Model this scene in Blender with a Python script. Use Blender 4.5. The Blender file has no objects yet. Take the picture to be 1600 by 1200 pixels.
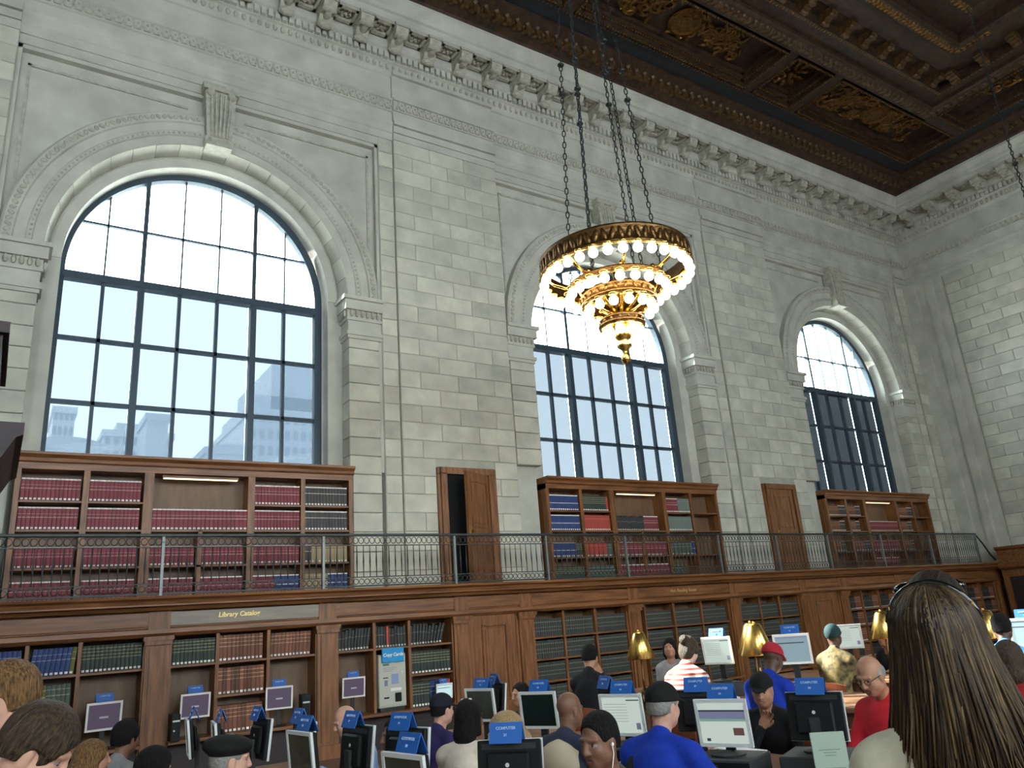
import bpy, math, random
import numpy as np
from mathutils import Vector, Matrix
random.seed(7)
R = math.radians
SC = bpy.context.scene
COL = SC.collection

# ------------------------------------------------------------------ camera, sky, sun, exposure
CAM_Z, FOC = 1.65, 1210.0
def make_camera():
    a = np.array([1900.0, 232.0, FOC]); dx = -295.0
    u = np.array([dx, -(FOC * FOC + dx * a[0]) / a[1], FOC])
    X = a / np.linalg.norm(a); Z = u / np.linalg.norm(u); Y = np.cross(Z, X)
    M = np.stack([X, Y, Z])                      # rows: world axes, columns: camera right, down, forward
    right, down, fwd = M[:, 0], M[:, 1], M[:, 2]
    m = Matrix([[right[i], -down[i], -fwd[i], 0] for i in range(3)] + [[0, 0, 0, 1]])
    m.translation = (0, 0, CAM_Z)
    cd = bpy.data.cameras.new('camera'); co = bpy.data.objects.new('camera', cd)
    COL.objects.link(co); co.matrix_world = m
    cd.sensor_width = 36; cd.lens = FOC / 1600 * 36; cd.clip_end = 2000; cd.clip_start = 0.05
    SC.camera = co
make_camera()
SC.view_settings.view_transform = 'Standard'; SC.view_settings.look = 'None'
SC.view_settings.gamma = 1; SC.view_settings.use_curve_mapping = False
SC.view_settings.exposure = 0.0
SKY = 16.0
w = bpy.data.worlds.new('hazy_sky'); SC.world = w; w.use_nodes = True
bg = w.node_tree.nodes['Background']; bg.inputs[0].default_value = (0.86, 0.96, 1.0, 1); bg.inputs[1].default_value = SKY
SUN_TO = Vector((-4.97, 8.87, 7.65)).normalized()
sl = bpy.data.lights.new('sun', 'SUN'); sl.energy = 42; sl.angle = R(0.6); sl.color = (1, 0.95, 0.86)
so = bpy.data.objects.new('sun', sl); COL.objects.link(so); so.rotation_euler = SUN_TO.to_track_quat('Z', 'Y').to_euler()
so.location = (-20, 60, 60)
def portal(x, y, z, w_, h_, face):
    l = bpy.data.lights.new('window_portal', 'AREA'); l.shape = 'RECTANGLE'; l.size = w_; l.size_y = h_
    l.cycles.is_portal = True
    o = bpy.data.objects.new('window_portal', l); COL.objects.link(o); o.location = (x, y, z)
    o.rotation_euler = (R(-90) if face < 0 else R(90), 0, 0)
FLOOR = -0.15
WY, XR, XL, YF = 14.0, 27.4, -12.2, -9.5         # window wall, end wall, far left wall, wall behind the camera
BAYS = (2.82, 12.82, 22.82)
SPR = 8.35                                       # springing of the arches

# ------------------------------------------------------------------ mesh builder
class MB:
    def __init__(s): s.v = []; s.f = []; s.m = []; s.uv = {}
    def add(s, vs, fs, mi=0):
        n = len(s.v); s.v += [tuple(map(float, p)) for p in vs]
        s.f += [tuple(n + i for i in f) for f in fs]; s.m += [mi] * len(fs); return n
    def box(s, x0, x1, y0, y1, z0, z1, mi=0):
        return s.add([(x0,y0,z0),(x1,y0,z0),(x1,y1,z0),(x0,y1,z0),(x0,y0,z1),(x1,y0,z1),(x1,y1,z1),(x0,y1,z1)],
              [(0,3,2,1),(4,5,6,7),(0,1,5,4),(1,2,6,5),(2,3,7,6),(3,0,4,7)], mi)
    def cbox(s, x0, x1, y0, y1, z0, z1, b=0.01, mi=0):
        """box with all edges chamfered (44 triangles)"""
        lo = (x0,y0,z0); hi = (x1,y1,z1); idx = {}; vs = []
        for i in (0,1):
            for j in (0,1):
                for k in (0,1):
                    c = [(lo,hi)[q][a] for a, q in enumerate((i,j,k))]; sg = [1 if q == 0 else -1 for q in (i,j,k)]
                    for ax in range(3):
                        p = [c[a] + (0 if a == ax else sg[a] * b) for a in range(3)]
                        idx[(i,j,k,ax)] = len(vs); vs.append(p)
        fs = []
        for ax in range(3):
            o = [a for a in range(3) if a != ax]
            for q in (0,1):
                loop = []
                for (u,v_) in ((0,0),(1,0),(1,1),(0,1)):
                    t = [0,0,0]; t[ax] = q; t[o[0]] = u; t[o[1]] = v_; loop.append(idx[(*t,ax)])
                fs.append(tuple(loop))
        for ax in range(3):
            o = [a for a in range(3) if a != ax]
            for u in (0,1):
                for v_ in (0,1):
                    t0=[0,0,0]; t0[o[0]]=u; t0[o[1]]=v_; t1=list(t0); t1[ax]=1
                    fs.append((idx[(*t0,o[0])],idx[(*t1,o[0])],idx[(*t1,o[1])],idx[(*t0,o[1])]))
        for i in (0,1):
            for j in (0,1):
                for k in (0,1): fs.append(tuple(idx[(i,j,k,a)] for a in range(3)))
        c = np.array([(x0+x1)/2,(y0+y1)/2,(z0+z1)/2]); out = []
        for f in fs:
            P = [np.array(vs[i]) for i in f]; n = np.cross(P[1]-P[0], P[2]-P[0])
            out.append(f if np.dot(n, sum(P)/len(P) - c) > 0 else tuple(reversed(f)))
        return s.add(vs, out, mi)
    def prism(s, poly, axis, a, b, mi=0):
        """poly: list of 2-D points; axis 'x': (y,z), 'y': (x,z), 'z': (x,y)"""
        n = len(poly)
        def P(p, t): return {'x': (t,p[0],p[1]), 'y': (p[0],t,p[1]), 'z': (p[0],p[1],t)}[axis]
        vs = [P(p,a) for p in poly] + [P(p,b) for p in poly]
        ar = sum(poly[i][0]*poly[(i+1)%n][1]-poly[(i+1)%n][0]*poly[i][1] for i in range(n))
        fs = [tuple(range(n-1,-1,-1)), tuple(range(n,2*n))] + [(i,(i+1)%n,n+(i+1)%n,n+i) for i in range(n)]
        flip = (ar < 0) ^ (axis == 'y') ^ (b < a)
        if flip: fs = [tuple(reversed(f)) for f in fs]
        return s.add(vs, fs, mi)
    def lathe(s, prof, n=24, c=(0,0,0), mi=0, caps=True):
        b = len(s.v); vs = []; fs = []; m = len(prof)
        for i in range(n):
            a = 2*math.pi*i/n
            for r, z in prof: vs.append((c[0]+r*math.cos(a), c[1]+r*math.sin(a), c[2]+z))
        for i in range(n):
            j = (i+1) % n
            for k in range(m-1): fs.append((i*m+k, j*m+k, j*m+k+1, i*m+k+1))
        if caps:
            fs.append(tuple(i*m for i in range(n-1,-1,-1))); fs.append(tuple(i*m+m-1 for i in range(n)))
        return s.add(vs, fs, mi)
    def tube(s, path, r, n=8, mi=0, closed=False):
        P = [Vector(p) for p in path]; m = len(P); rr = r if hasattr(r, '__len__') else [r]*m
        vs = []; fs = []; up = None
        for i, p in enumerate(P):
            t = (P[(i+1) % m] - P[i-1]) if closed else (P[min(i+1,m-1)] - P[max(i-1,0)])
            t.normalize()
            if up is None: up = t.orthogonal().normalized()
            up = (up - t*up.dot(t)); up = up.normalized() if up.length > 1e-6 else t.orthogonal().normalized()
            q = t.cross(up)
            for k in range(n):
                a = 2*math.pi*k/n; vs.append(p + (up*math.cos(a) + q*math.sin(a))*rr[i])
        for i in range(m if closed else m-1):
            j = (i+1) % m
            for k in range(n): fs.append((i*n+k, i*n+(k+1)%n, j*n+(k+1)%n, j*n+k))
        if not closed: fs += [tuple(range(n-1,-1,-1)), tuple((m-1)*n+k for k in range(n))]
        return s.add(vs, fs, mi)
    def ball(s, c, r, n=10, m=6, mi=0):
        rx, ry, rz = r if hasattr(r, '__len__') else (r,r,r)
        vs = [(c[0],c[1],c[2]-rz)]; fs = []
        for j in range(1,m):
            t = math.pi*j/m - math.pi/2
            for i in range(n):
                a = 2*math.pi*i/n; vs.append((c[0]+rx*math.cos(t)*math.cos(a), c[1]+ry*math.cos(t)*math.sin(a), c[2]+rz*math.sin(t)))
        vs.append((c[0],c[1],c[2]+rz)); L = len(vs)-1
        for i in range(n):
            j = (i+1) % n
            fs.append((0,1+j,1+i)); fs.append((L,1+(m-2)*n+i,1+(m-2)*n+j))
            for k in range(m-2): fs.append((1+k*n+i,1+k*n+j,1+(k+1)*n+j,1+(k+1)*n+i))
        return s.add(vs, fs, mi)
    def arc(s, cx, cz, prof, a0, a1, n, mi=0, close_ends=True, cyc=True):
        """closed profile [(r, y)] swept round the horizontal axis through (cx, cz)"""
        m = len(prof); vs = []; fs = []
        for i in range(n+1):
            a = a0+(a1-a0)*i/n
            for r, y in prof: vs.append((cx+r*math.cos(a), y, cz+r*math.sin(a)))
        for i in range(n):
            for k in range(m if cyc else m-1):
                l = (k+1) % m; fs.append((i*m+k, i*m+l, (i+1)*m+l, (i+1)*m+k))
        if close_ends and cyc: fs += [tuple(range(m-1,-1,-1)), tuple(n*m+k for k in range(m))]
        return s.add(vs, fs, mi)
    def xf(s, M, n0=0):
        for i in range(n0, len(s.v)): s.v[i] = tuple(M @ Vector(s.v[i]))
        return s
    def mesh(s, name, mats, smooth=False, fix=False):
        me = bpy.data.meshes.new(name); me.from_pydata(s.v, [], s.f)
        for m in (mats if isinstance(mats, (list,tuple)) else [mats]): me.materials.append(m)
        me.polygons.foreach_set('material_index', s.m)
        if smooth: me.polygons.foreach_set('use_smooth', [True]*len(s.f))
        if fix:
            import bmesh
            bm = bmesh.new(); bm.from_mesh(me); bmesh.ops.recalc_face_normals(bm, faces=bm.faces); bm.to_mesh(me); bm.free()
        me.update(); return me
    def build(s, name, mats, parent=None, loc=(0,0,0), rot=(0,0,0), smooth=False, fix=False):
        return obj(name, s.mesh(name, mats, smooth, fix), parent, loc, rot)

def obj(name, data, parent=None, loc=(0,0,0), rot=(0,0,0)):
    o = bpy.data.objects.new(name, data); COL.objects.link(o)
    o.location = loc; o.rotation_euler = rot; o.parent = parent
    return o
def tag(o, label=None, cat=None, group=None, kind=None):
    if label: o['label'] = label
    if cat: o['category'] = cat
    if group: o['group'] = group
    if kind: o['kind'] = kind
    return o
def thing(name, label, cat, loc=(0,0,0), rz=0, group=None):
    o = obj(name, None, None, loc, (0,0,rz)); o.empty_display_size = 0.1
    return tag(o, label, cat, group)
def struct(o, label=None): return tag(o, label, None, None, 'structure')
def copy_tree(o, parent=None):
    c = o.copy(); COL.objects.link(c); c.parent = parent
    for ch in o.children: copy_tree(ch, c)
    return c
def bxo(name, x0, x1, y0, y1, z0, z1, m, parent=None, b=0.0):
    q = MB(); (q.cbox(x0,x1,y0,y1,z0,z1,b) if b else q.box(x0,x1,y0,y1,z0,z1)); return q.build(name, m, parent)

# ------------------------------------------------------------------ materials
MATS = {}
def mat(name, col, rough=0.6, metal=0.0, var=0.0, scale=4.0, stretch=(1,1,1), bump=0.0, rnd=0.0, col2=None, emit=0.0, ecol=None, detail=4, spec=0.5, coat=0.0, coords='Object'):
    if name in MATS: return MATS[name]
    m = bpy.data.materials.new(name); m.use_nodes = True; nt = m.node_tree; N = nt.nodes; L = nt.links
    b = N['Principled BSDF']; b.inputs['Roughness'].default_value = rough; b.inputs['Metallic'].default_value = metal
    b.inputs['Specular IOR Level'].default_value = spec; b.inputs['Coat Weight'].default_value = coat
    b.inputs['Base Color'].default_value = (*col, 1)
    if emit: b.inputs['Emission Color'].default_value = (*(ecol or col), 1); b.inputs['Emission Strength'].default_value = emit
    out = None
    if var or bump or col2:
        tc = N.new('ShaderNodeTexCoord'); mp = N.new('ShaderNodeMapping'); mp.inputs['Scale'].default_value = stretch
        L.new(tc.outputs[coords], mp.inputs[0])
        no = N.new('ShaderNodeTexNoise'); no.inputs['Scale'].default_value = scale; no.inputs['Detail'].default_value = detail
        if rnd:
            oi = N.new('ShaderNodeObjectInfo'); ad = N.new('ShaderNodeVectorMath'); ad.operation = 'ADD'
            sc = N.new('ShaderNodeMath'); sc.operation = 'MULTIPLY'; sc.inputs[1].default_value = 50
            L.new(oi.outputs['Random'], sc.inputs[0]); L.new(mp.outputs[0], ad.inputs[0]); L.new(sc.outputs[0], ad.inputs[1]); L.new(ad.outputs[0], no.inputs[0])
        else: L.new(mp.outputs[0], no.inputs[0])
        rp = N.new('ShaderNodeValToRGB'); rp.color_ramp.elements[0].position = 0.3; rp.color_ramp.elements[1].position = 0.7
        c2 = col2 or col
        rp.color_ramp.elements[0].color = (*[max(0, c*(1-var)) for c in col], 1); rp.color_ramp.elements[1].color = (*[min(1, c*(1+var)) for c in c2], 1)
        L.new(no.outputs[0], rp.inputs[0]); out = rp.outputs[0]
        if bump:
            bp = N.new('ShaderNodeBump'); bp.inputs['Strength'].default_value = bump; bp.inputs['Distance'].default_value = 0.02
            L.new(no.outputs[0], bp.inputs['Height']); L.new(bp.outputs[0], b.inputs['Normal'])
    if rnd:
        oi = N.new('ShaderNodeObjectInfo'); mr = N.new('ShaderNodeMapRange'); mr.inputs[3].default_value = 1-rnd; mr.inputs[4].default_value = 1+rnd
        L.new(oi.outputs['Random'], mr.inputs[0])
        hs = N.new('ShaderNodeHueSaturation'); L.new(mr.outputs[0], hs.inputs['Value'])
        if out: L.new(out, hs.inputs['Color'])
        else: hs.inputs['Color'].default_value = (*col, 1)
        out = hs.outputs[0]
    if out: L.new(out, b.inputs['Base Color'])
    MATS[name] = m; return m
STONE = mat('limestone', (.50,.50,.44), .85, var=.16, scale=1.6, bump=.15, detail=8)
BLOCK = mat('limestone_block', (.53,.525,.445), .85, var=.17, scale=2.0, bump=.25, rnd=.13, detail=8)
JOINT = mat('limestone_joint', (.40,.40,.34), .9, var=.1, scale=5)
CARVE = mat('carved_limestone', (.44,.43,.36), .85, var=.2, scale=9, bump=.3)
WOOD = mat('oak', (.155,.058,.018), .42, var=.28, scale=2.2, stretch=(8,8,.8), bump=.04, col2=(.23,.095,.033))
WOODH = mat('oak_horizontal', (.155,.058,.018), .42, var=.28, scale=2.2, stretch=(.6,8,9), bump=.04, col2=(.23,.095,.033))
WOODB = mat('oak_back', (.15,.085,.045), .5, var=.2, scale=2.5, stretch=(4,4,.8))
DWOOD = mat('dark_wood', (.026,.015,.017), .6, var=.3, scale=4, stretch=(1,1,6))
CWOOD = mat('chair_wood', (.20,.055,.022), .35, var=.25, scale=5, stretch=(2,2,8), coat=.3)
TWOOD = mat('table_wood', (.22,.10,.045), .35, var=.25, scale=3, stretch=(6,.8,4), coat=.2)
IRON = mat('wrought_iron', (.045,.055,.055), .5, .6, var=.2, scale=12)
IRONL = mat('railing_post_iron', (.20,.23,.23), .45, .5, var=.1, scale=12)
STEEL = mat('window_steel', (.035,.06,.085), .5, .2, var=.1, scale=10)
GILT = mat('gilded_relief', (.17,.085,.020), .45, .75, var=.5, scale=14, bump=.4)
CEIL = mat('ceiling_wood', (.020,.010,.005), .6, var=.4, scale=6, bump=.2, col2=(.042,.020,.008))
CEILB = mat('ceiling_blue_black', (.013,.016,.024), .6, var=.3, scale=6)
CEILG = mat('ceiling_umber', (.075,.036,.010), .5, .25, var=.6, scale=11, bump=.6)
BRASS = mat('brass', (.72,.47,.13), .25, 1.0, var=.12, scale=20)
BRONZE = mat('bronze', (.17,.092,.032), .38, .9, var=.4, scale=22, bump=.5)
BULB = mat('lit_bulb', (1,.95,.85), .4, emit=16, ecol=(1,.86,.6))
CHAIN = mat('chain_iron', (.03,.035,.035), .5, .6)
BLACK = mat('black_plastic', (.006,.007,.008), .5, spec=.25)
DGREY = mat('dark_grey_plastic', (.028,.03,.032), .5, spec=.3)
SILV = mat('silver_plastic', (.62,.64,.64), .4)
WHITE = mat('white_paper', (.8,.8,.76), .7)
BLUE = mat('blue_sign_card', (.012,.105,.40), .5)
CYAN = mat('cyan_sign_card', (.01,.30,.66), .5)
GOLDL = mat('gold_lettering', (.75,.58,.22), .4, .6)
DARK = mat('unlit_room_paint', (.006,.007,.009), .9)
# ------------------------------------------------------------------ room shell
def wall_with_arches(mb, bays, y0, y1, zt, rec, half, ztop_rec, r, zsill, xa, xb):
    """wall slab between y0 (room face) and y1 with arched openings; recessed panels `rec` deep around each arch"""
    sgn = 1 if y1 > y0 else -1; x = xa; yr = y0 + sgn*rec
    for xc in bays:
        mb.box(x, xc-half, min(y0,y1), max(y0,y1), FLOOR, zt); x = xc+half
        lo, hi = min(yr,y1), max(yr,y1)
        mb.box(xc-half, xc+half, min(y0,y1), max(y0,y1), ztop_rec, zt)
        mb.box(xc-half, xc-r, lo, hi, FLOOR, ztop_rec); mb.box(xc+r, xc+half, lo, hi, FLOOR, ztop_rec)
        ys = y0 + sgn*.5
        mb.box(xc-r, xc+r, min(ys,y1), max(ys,y1), FLOOR, zsill)
        n = 36; A = [math.pi*i/n for i in range(n+1)]
        for i in range(n):
            p, q = [(xc+r*math.cos(t), SPR+r*math.sin(t)) for t in (A[i], A[i+1])]
            mb.prism([p, (p[0],ztop_rec), (q[0],ztop_rec), q], 'y', lo, hi)
    mb.box(x, xb, min(y0,y1), max(y0,y1), FLOOR, zt)
q = MB(); wall_with_arches(q, (-7.18,)+BAYS, WY, WY+.95, 16.8, .16, 3.45, 12.25, 2.8, 4.72, XL, XR+.9)
wall_back = struct(q.build('wall_back', STONE, fix=True), 'pale limestone window wall with three tall arched bays')
q = MB(); wall_with_arches(q, (-7.2,2.8,12.8), YF, YF-.8, 16.8, .1, 3.3, 12.2, 2.6, 4.6, XL, XR+.9)  # unseen openings, their number and places set to light the window wall
struct(q.build('wall_front', STONE, fix=True), 'pale limestone wall behind the viewer with arched openings added for light')
for xc in (-7.2,2.8,12.8): portal(xc, YF-.4, 7.8, 5.2, 6.4, -1)
for xc in (-7.18,)+BAYS: portal(xc, WY+.99, 7.8, 5.0, 6.3, 1)
wall_right = struct(bxo('wall_right', XR, XR+.9, YF-.8, WY, FLOOR, 16.8, JOINT), 'pale limestone end wall beyond the third window')
struct(bxo('wall_left', XL-.9, XL, YF-.8, WY+.95, FLOOR, 16.8, STONE), 'pale limestone wall at the far end of the hall')
FL = mat('floor_tile', (.17,.10,.065), .45, var=.2, scale=3)
struct(bxo('floor', XL-.5, XR+.5, YF-.6, WY+.9, FLOOR-.2, FLOOR, FL), 'brown tiled hall floor')
GRD = mat('street_ground', (.55,.54,.52), .9, var=.1, scale=.1)
struct(bxo('ground', -400, 600, 15.2, 600, -12.2, -12, GRD), 'grey street level ground outside')

# pier slabs, blocks
PIERS = [(-3.37,-.63+.0,'a'), (6.63,9.37,'b'), (16.63,19.37,'c'), (26.63,27.4,'d')]
q = MB()
for a,b,_ in PIERS: q.box(a, b, WY-.06, WY, 2.4, 12.45)
q.build('pier_slab', JOINT, wall_back)
NC = 27; CH = (12.45-2.42)/NC
DOORS = [(7.36,8.78), (17.36,18.78)]
_bm = {}
def block(parent, w, d, h, loc, rz=0):
    k = (round(w,3), round(d,3), round(h,3))
    if k not in _bm:
        mb = MB(); mb.cbox(-w/2, w/2, 0, d, 0, h, .012); _bm[k] = mb.mesh('stone_block', BLOCK)
    return obj('stone_block', _bm[k], parent, loc, (0,0,rz))
rng = random.Random(3); G = .010
def course_split(a, b, row, wid):
    n = max(1, round((b-a)/wid)); st = (b-a)/n
    if n == 1: return [(a,b)]
    if row % 2: xs = [a] + [a+st*(i+.5) for i in range(n)] + [b]
    else: xs = [a+st*i for i in range(n+1)]
    return [(u,v) for u,v in zip(xs[:-1], xs[1:])]
for r in range(NC):
    z = 2.42+r*CH
    for a,b,k in PIERS:
        if k == 'a': a = -1.6
        for u,v in course_split(a, b, r, .98):
            for (d0,d1) in DOORS:                                  # cut round the gallery doors
                if z < 4.80 and v > d0 and u < d1:
                    if u < d0-.12: v = d0
                    elif v > d1+.12: u = d1
                    else: u = v
            if v-u < .1: continue
            block(wall_back, v-u-G, .022, CH-G, ((u+v)/2, WY-.06-.02, z))
    for xc in BAYS:
        x = xc+3.45; block(wall_back, .36-G, .022, CH-G, (x+.18, WY-.02, z))
for r in range(NC):                                               # end wall
    z = 2.42+r*CH
    for u,v in course_split(8.4, 12.55, r, 1.05): block(wall_right, v-u-G, .03, CH-G, (XR-.03, (u+v)/2, z), R(-90))
# stepped pilaster strips in the corner of the end wall
q = MB()
for a,b,d in ((13.5,14,.30),(13.15,13.5,.16),(12.9,13.15,.24),(12.6,12.9,.08)): q.box(XR-d, XR, a, b, 2.4, 12.45)
q.build('corner_pilaster', STONE, wall_right)

# ------------------------------------------------------------------ arches
def arch(n, xc):
    t = struct(obj('trim_%d' % n, None, None, (xc, WY, 0)), 'carved limestone arch surround of window %s' % {1:'one',2:'two',3:'three',7:'beyond the kiosk'}[n])
    def part(mb, name, m=STONE, **k): return mb.build(name, m, t, **k)
    q = MB(); prof = [(2.72,0),(2.88,0),(2.90,-.035),(2.97,-.035),(3.0,-.01),(3.16,-.01),(3.18,-.05),(3.34,-.06),(3.38,-.02),(3.38,.2),(2.72,.2)]
    q.arc(0, SPR, prof, 0, math.pi, 48); part(q, 'archivolt', STONE, fix=True)
    q = MB()                                                       # leaf and bead carving on the archivolt
    for i in range(96):
        a = math.pi*(i+.5)/96; c, s_ = math.cos(a), math.sin(a)
        k0 = q.ball((0,0,0), (.045,.022,.06), 6, 4); q.xf(Matrix.Translation((3.26*c,-.06,SPR+3.26*s_)) @ Matrix.Rotation(-a+R(90+(35 if i%2 else -35)),4,'Y'), k0)
        q.ball((2.935*c,-.04,SPR+2.935*s_), (.024,.018,.024), 5, 4)
    tag(part(q, 'carved_band', CARVE), kind='stuff')
    q = MB(); q.arc(0, SPR, [(2.42,.38),(2.60,.38),(2.62,.36),(2.66,.40),(2.84,.42),(2.84,.82),(2.42,.82)], 0, math.pi, 48)
    for sg in (-1,1): q.box(min(sg*2.42,sg*2.84), max(sg*2.42,sg*2.84), .40, .82, 4.7, SPR)
    part(q, 'inner_ring', STONE, fix=True)
    nv = 19; q = MB(); da = math.pi/nv; q.arc(0, 0, [(2.70,.008),(2.83,.008),(2.83,.395),(2.64,.395)], -da/2+.0022, da/2-.0022, 3)
    vm = q.mesh('voussoir', BLOCK, fix=True)
    for i in range(nv): obj('voussoir', vm, t, (0,0,SPR), (0,-(da*(i+.5)),0))
    # keystone console
    q = MB(); q.prism([(-.30,12.28),(.30,12.28),(.235,11.12),(-.235,11.12)], 'y', -.20, .1)
    q.prism([(-.36,12.38),(.36,12.38),(.34,12.24),(-.34,12.24)], 'y', -.26, .05)
    q.prism([(-.27,11.16),(.27,11.16),(.24,10.98),(-.24,10.98)], 'y', -.24, .1)
    for k in range(5): q.tube([(-.18+.09*k,-.2,12.2),(-.16+.08*k,-.24,11.7),(-.14+.07*k,-.2,11.2)], .03, 6)
    for sx in (-1,1): q.ball((sx*.2,-.2,12.2), (.09,.09,.09), 8, 6); q.ball((sx*.16,-.2,11.1), (.06,.08,.06), 8, 6)
    part(q, 'keystone', CARVE, fix=True)
    # imposts
    for sg in (-1,1):
        q = MB()
        for (z0,z1,p) in ((7.45,7.52,.03),(7.52,7.60,.06),(7.60,7.84,.015),(7.84,7.90,.05),(8.06,8.27,.10),(8.27,8.35,.15)):
            a, b = sorted((sg*(2.72-p), sg*(3.40+min(p,.04)))); q.box(a, b, -p, .42, z0, z1)
        a, b = sorted((sg*2.68, sg*3.42)); q.box(a, b, -.04, .42, 7.88, 8.08)
        part(q, 'impost', STONE)
        q = MB()
        for k in range(6): x = sg*(2.76+.115*k); q.ball((x,-.07,7.98), (.045,.04,.085), 6, 4)
        for k in range(4): q.ball((sg*2.65,.04+.1*k,7.98), (.04,.04,.085), 6, 4)
        tag(part(q, 'leaf_moulding', CARVE), kind='stuff')
    # panel mouldings of the spandrels
    q = MB()
    for sg in (-1,1):
        x = sg*3.22; q.box(min(x,x+sg*.05), max(x,x+sg*.05), .125, .16, SPR+.9, 11.95)
        a, b = sorted((sg*.55, sg*3.27)); q.box(a, b, .125, .16, 11.90, 11.95)
    part(q, 'panel_moulding', CARVE)
    q = MB()
    for sg in (-1,1):
        x = sg*3.45; q.box(min(x,x-sg*.07), max(x,x-sg*.07), .03, .16, 4.7, 12.25)
    q.box(-3.45, 3.45, .03, .16, 12.17, 12.25)
    part(q, 'recess_moulding', STONE)
    for r in range(NC):                                            # jamb courses
        z = 2.42+r*CH; hh = min(CH-G, 7.45-z)
        for sg in (-1,1):
            if hh < .1 or (z < 4.7 and sg < 0): continue
            if z+CH/2 > 4.7: block(t, .66, .40, hh, (sg*3.045, -.005, z))
            else: block(t, .60, .40, hh, (3.075, -.005, z))
    return t
for i, xc in enumerate(BAYS): arch(i+1, xc)
arch(7, -7.18)

# ------------------------------------------------------------------ entablature and cornice
def sweep_loop(prof, name, m, parent=None, fix=True):
    """closed profile [(offset from the walls, z)] run round all four walls with mitred corners"""
    q = MB(); n = len(prof); vs = []
    for k in range(4):
        for o, z in prof:
            vs.append([(XL+o,WY-o,z),(XR-o,WY-o,z),(XR-o,YF+o,z),(XL+o,YF+o,z)][k])
    fs = []
    for k in range(4):
        l = (k+1) % 4
        for i in range(n): j = (i+1) % n; fs.append((k*n+i,k*n+j,l*n+j,l*n+i))
    q.add(vs, fs); return q.build(name, m, parent, fix=fix)
ent = struct(sweep_loop([(0,12.44),(.03,12.44),(.03,12.62),(.055,12.64),(.055,12.80),(.085,12.84),(.10,12.90),(.05,12.93),(.05,13.18),(.09,13.2),(.09,13.46),(.12,13.48),(.12,13.53),(.02,13.55),(.02,14.18),(.06,14.2),(.10,14.28),(.10,14.5),(.16,14.52),(.16,14.74),(.26,14.80),(.26,15.10),(.80,15.10),(.80,15.28),(.86,15.30),(.88,15.40),(.98,15.52),(1.02,15.56),(1.02,15.64),(0,15.64)], 'trim_4', STONE), 'white limestone entablature and cornice running round the hall')
q = MB()                                                           # entablature breaks forward over the piers
for a,b,k in PIERS:
    for (z0,z1,p) in ((12.44,12.62,.03),(12.63,12.80,.055),(12.82,12.92,.10),(12.92,13.2,.05),(13.2,13.46,.09),(13.47,13.54,.12),(13.54,14.2,.02),(14.2,14.3,.1)):
        q.box(a, b, WY-.06-p, WY, z0, z1)
q.build('pier_break', STONE, ent)
q = MB()                                                           # guilloche band
xs = np.arange(-1.4, XR-.1, .17)
for i, x in enumerate(xs):
    y = WY-.09-(.06 if any(a <= x <= b for a,b,_ in PIERS) else 0)
    q.prism([(x-.085,13.23),(x+.0,13.44),(x+.03,13.44),(x-.03,13.23)], 'y', y-.035, y)
    q.prism([(x+.085,13.23),(x+.0,13.44),(x-.03,13.44),(x+.03,13.23)], 'y', y-.03, y)
    q.ball((x+.085,y,13.39), (.03,.03,.03), 5, 4)
for i in range(40):
    y = 13.85-.17*i; q.prism([(y-.085,13.23),(y,13.44),(y+.085,13.23)], 'x', XR-.13, XR-.09)
tag(q.build('guilloche_band', CARVE, ent), kind='stuff')
q = MB()
for x in np.arange(-1.4, XR-.2, .165): q.ball((x,WY-.11,14.39), (.055,.05,.09), 6, 4)
for y in np.arange(8.5, WY-.2, .165): q.ball((XR-.11,y,14.39), (.05,.055,.09), 6, 4)
tag(q.build('egg_moulding', CARVE, ent), kind='stuff')
q = MB()
for x in np.arange(-1.4, XR-.2, .15): q.box(x, x+.095, WY-.25, WY-.15, 14.54, 14.72)
for y in np.arange(8.5, WY-.25, .15): q.box(XR-.25, XR-.15, y, y+.095, 14.54, 14.72)
tag(q.build('dentil_row', STONE, ent), kind='stuff')
# modillions (scrolled brackets) with rosette coffers between them
mm = MB(); pr = [(-.26,15.1),(-.78,15.1),(-.80,14.98),(-.74,14.86),(-.64,14.82),(-.52,14.84),(-.42,14.74),(-.32,14.66),(-.26,14.68)]
mm.prism(pr, 'x', -.15, .15)
mm.prism([(-.26,15.1),(-.82,15.1),(-.82,15.03),(-.26,15.03)], 'x', -.18, .18)
mm.ball((0,-.70,14.84), (.17,.08,.07), 8, 6); mm.ball((0,-.36,14.68), (.17,.09,.08), 8, 6)
mm.ball((0,-.55,14.80), (.09,.16,.05), 8, 6)
mod = mm.mesh('modillion', CARVE, fix=True)
rm = MB()
for a in (0,1,2,3):
    sx, sy = ((-1,0),(1,0),(0,-1),(0,1))[a]
    rm.box(-.23+(.40 if sx>0 else 0), .23-(.40 if sx<0 else 0), -.80+(.40 if sy>0 else 0), -.30-(.40 if sy<0 else 0), 15.0, 15.1)
for k in range(6): a = k*math.pi/3; rm.ball((.10*math.cos(a),-.55+.10*math.sin(a),15.06), (.055,.055,.035), 6, 4)
rm.ball((0,-.55,15.04), .045, 6, 4)
ros = rm.mesh('rosette_coffer', [CARVE, CARVE], fix=True)
x = XR-1.0; k = 0
while x > -1.2:
    obj('modillion', mod, ent, (x, WY, 0)); obj('rosette_coffer', ros, ent, (x-.43, WY, 0)); x -= .86
y = WY-1.0
while y > 7.5:
    obj('modillion', mod, ent, (XR, y, 0), (0,0,R(-90))); obj('rosette_coffer', ros, ent, (XR, y-.43, 0), (0,0,R(-90))); y -= .86

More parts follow.
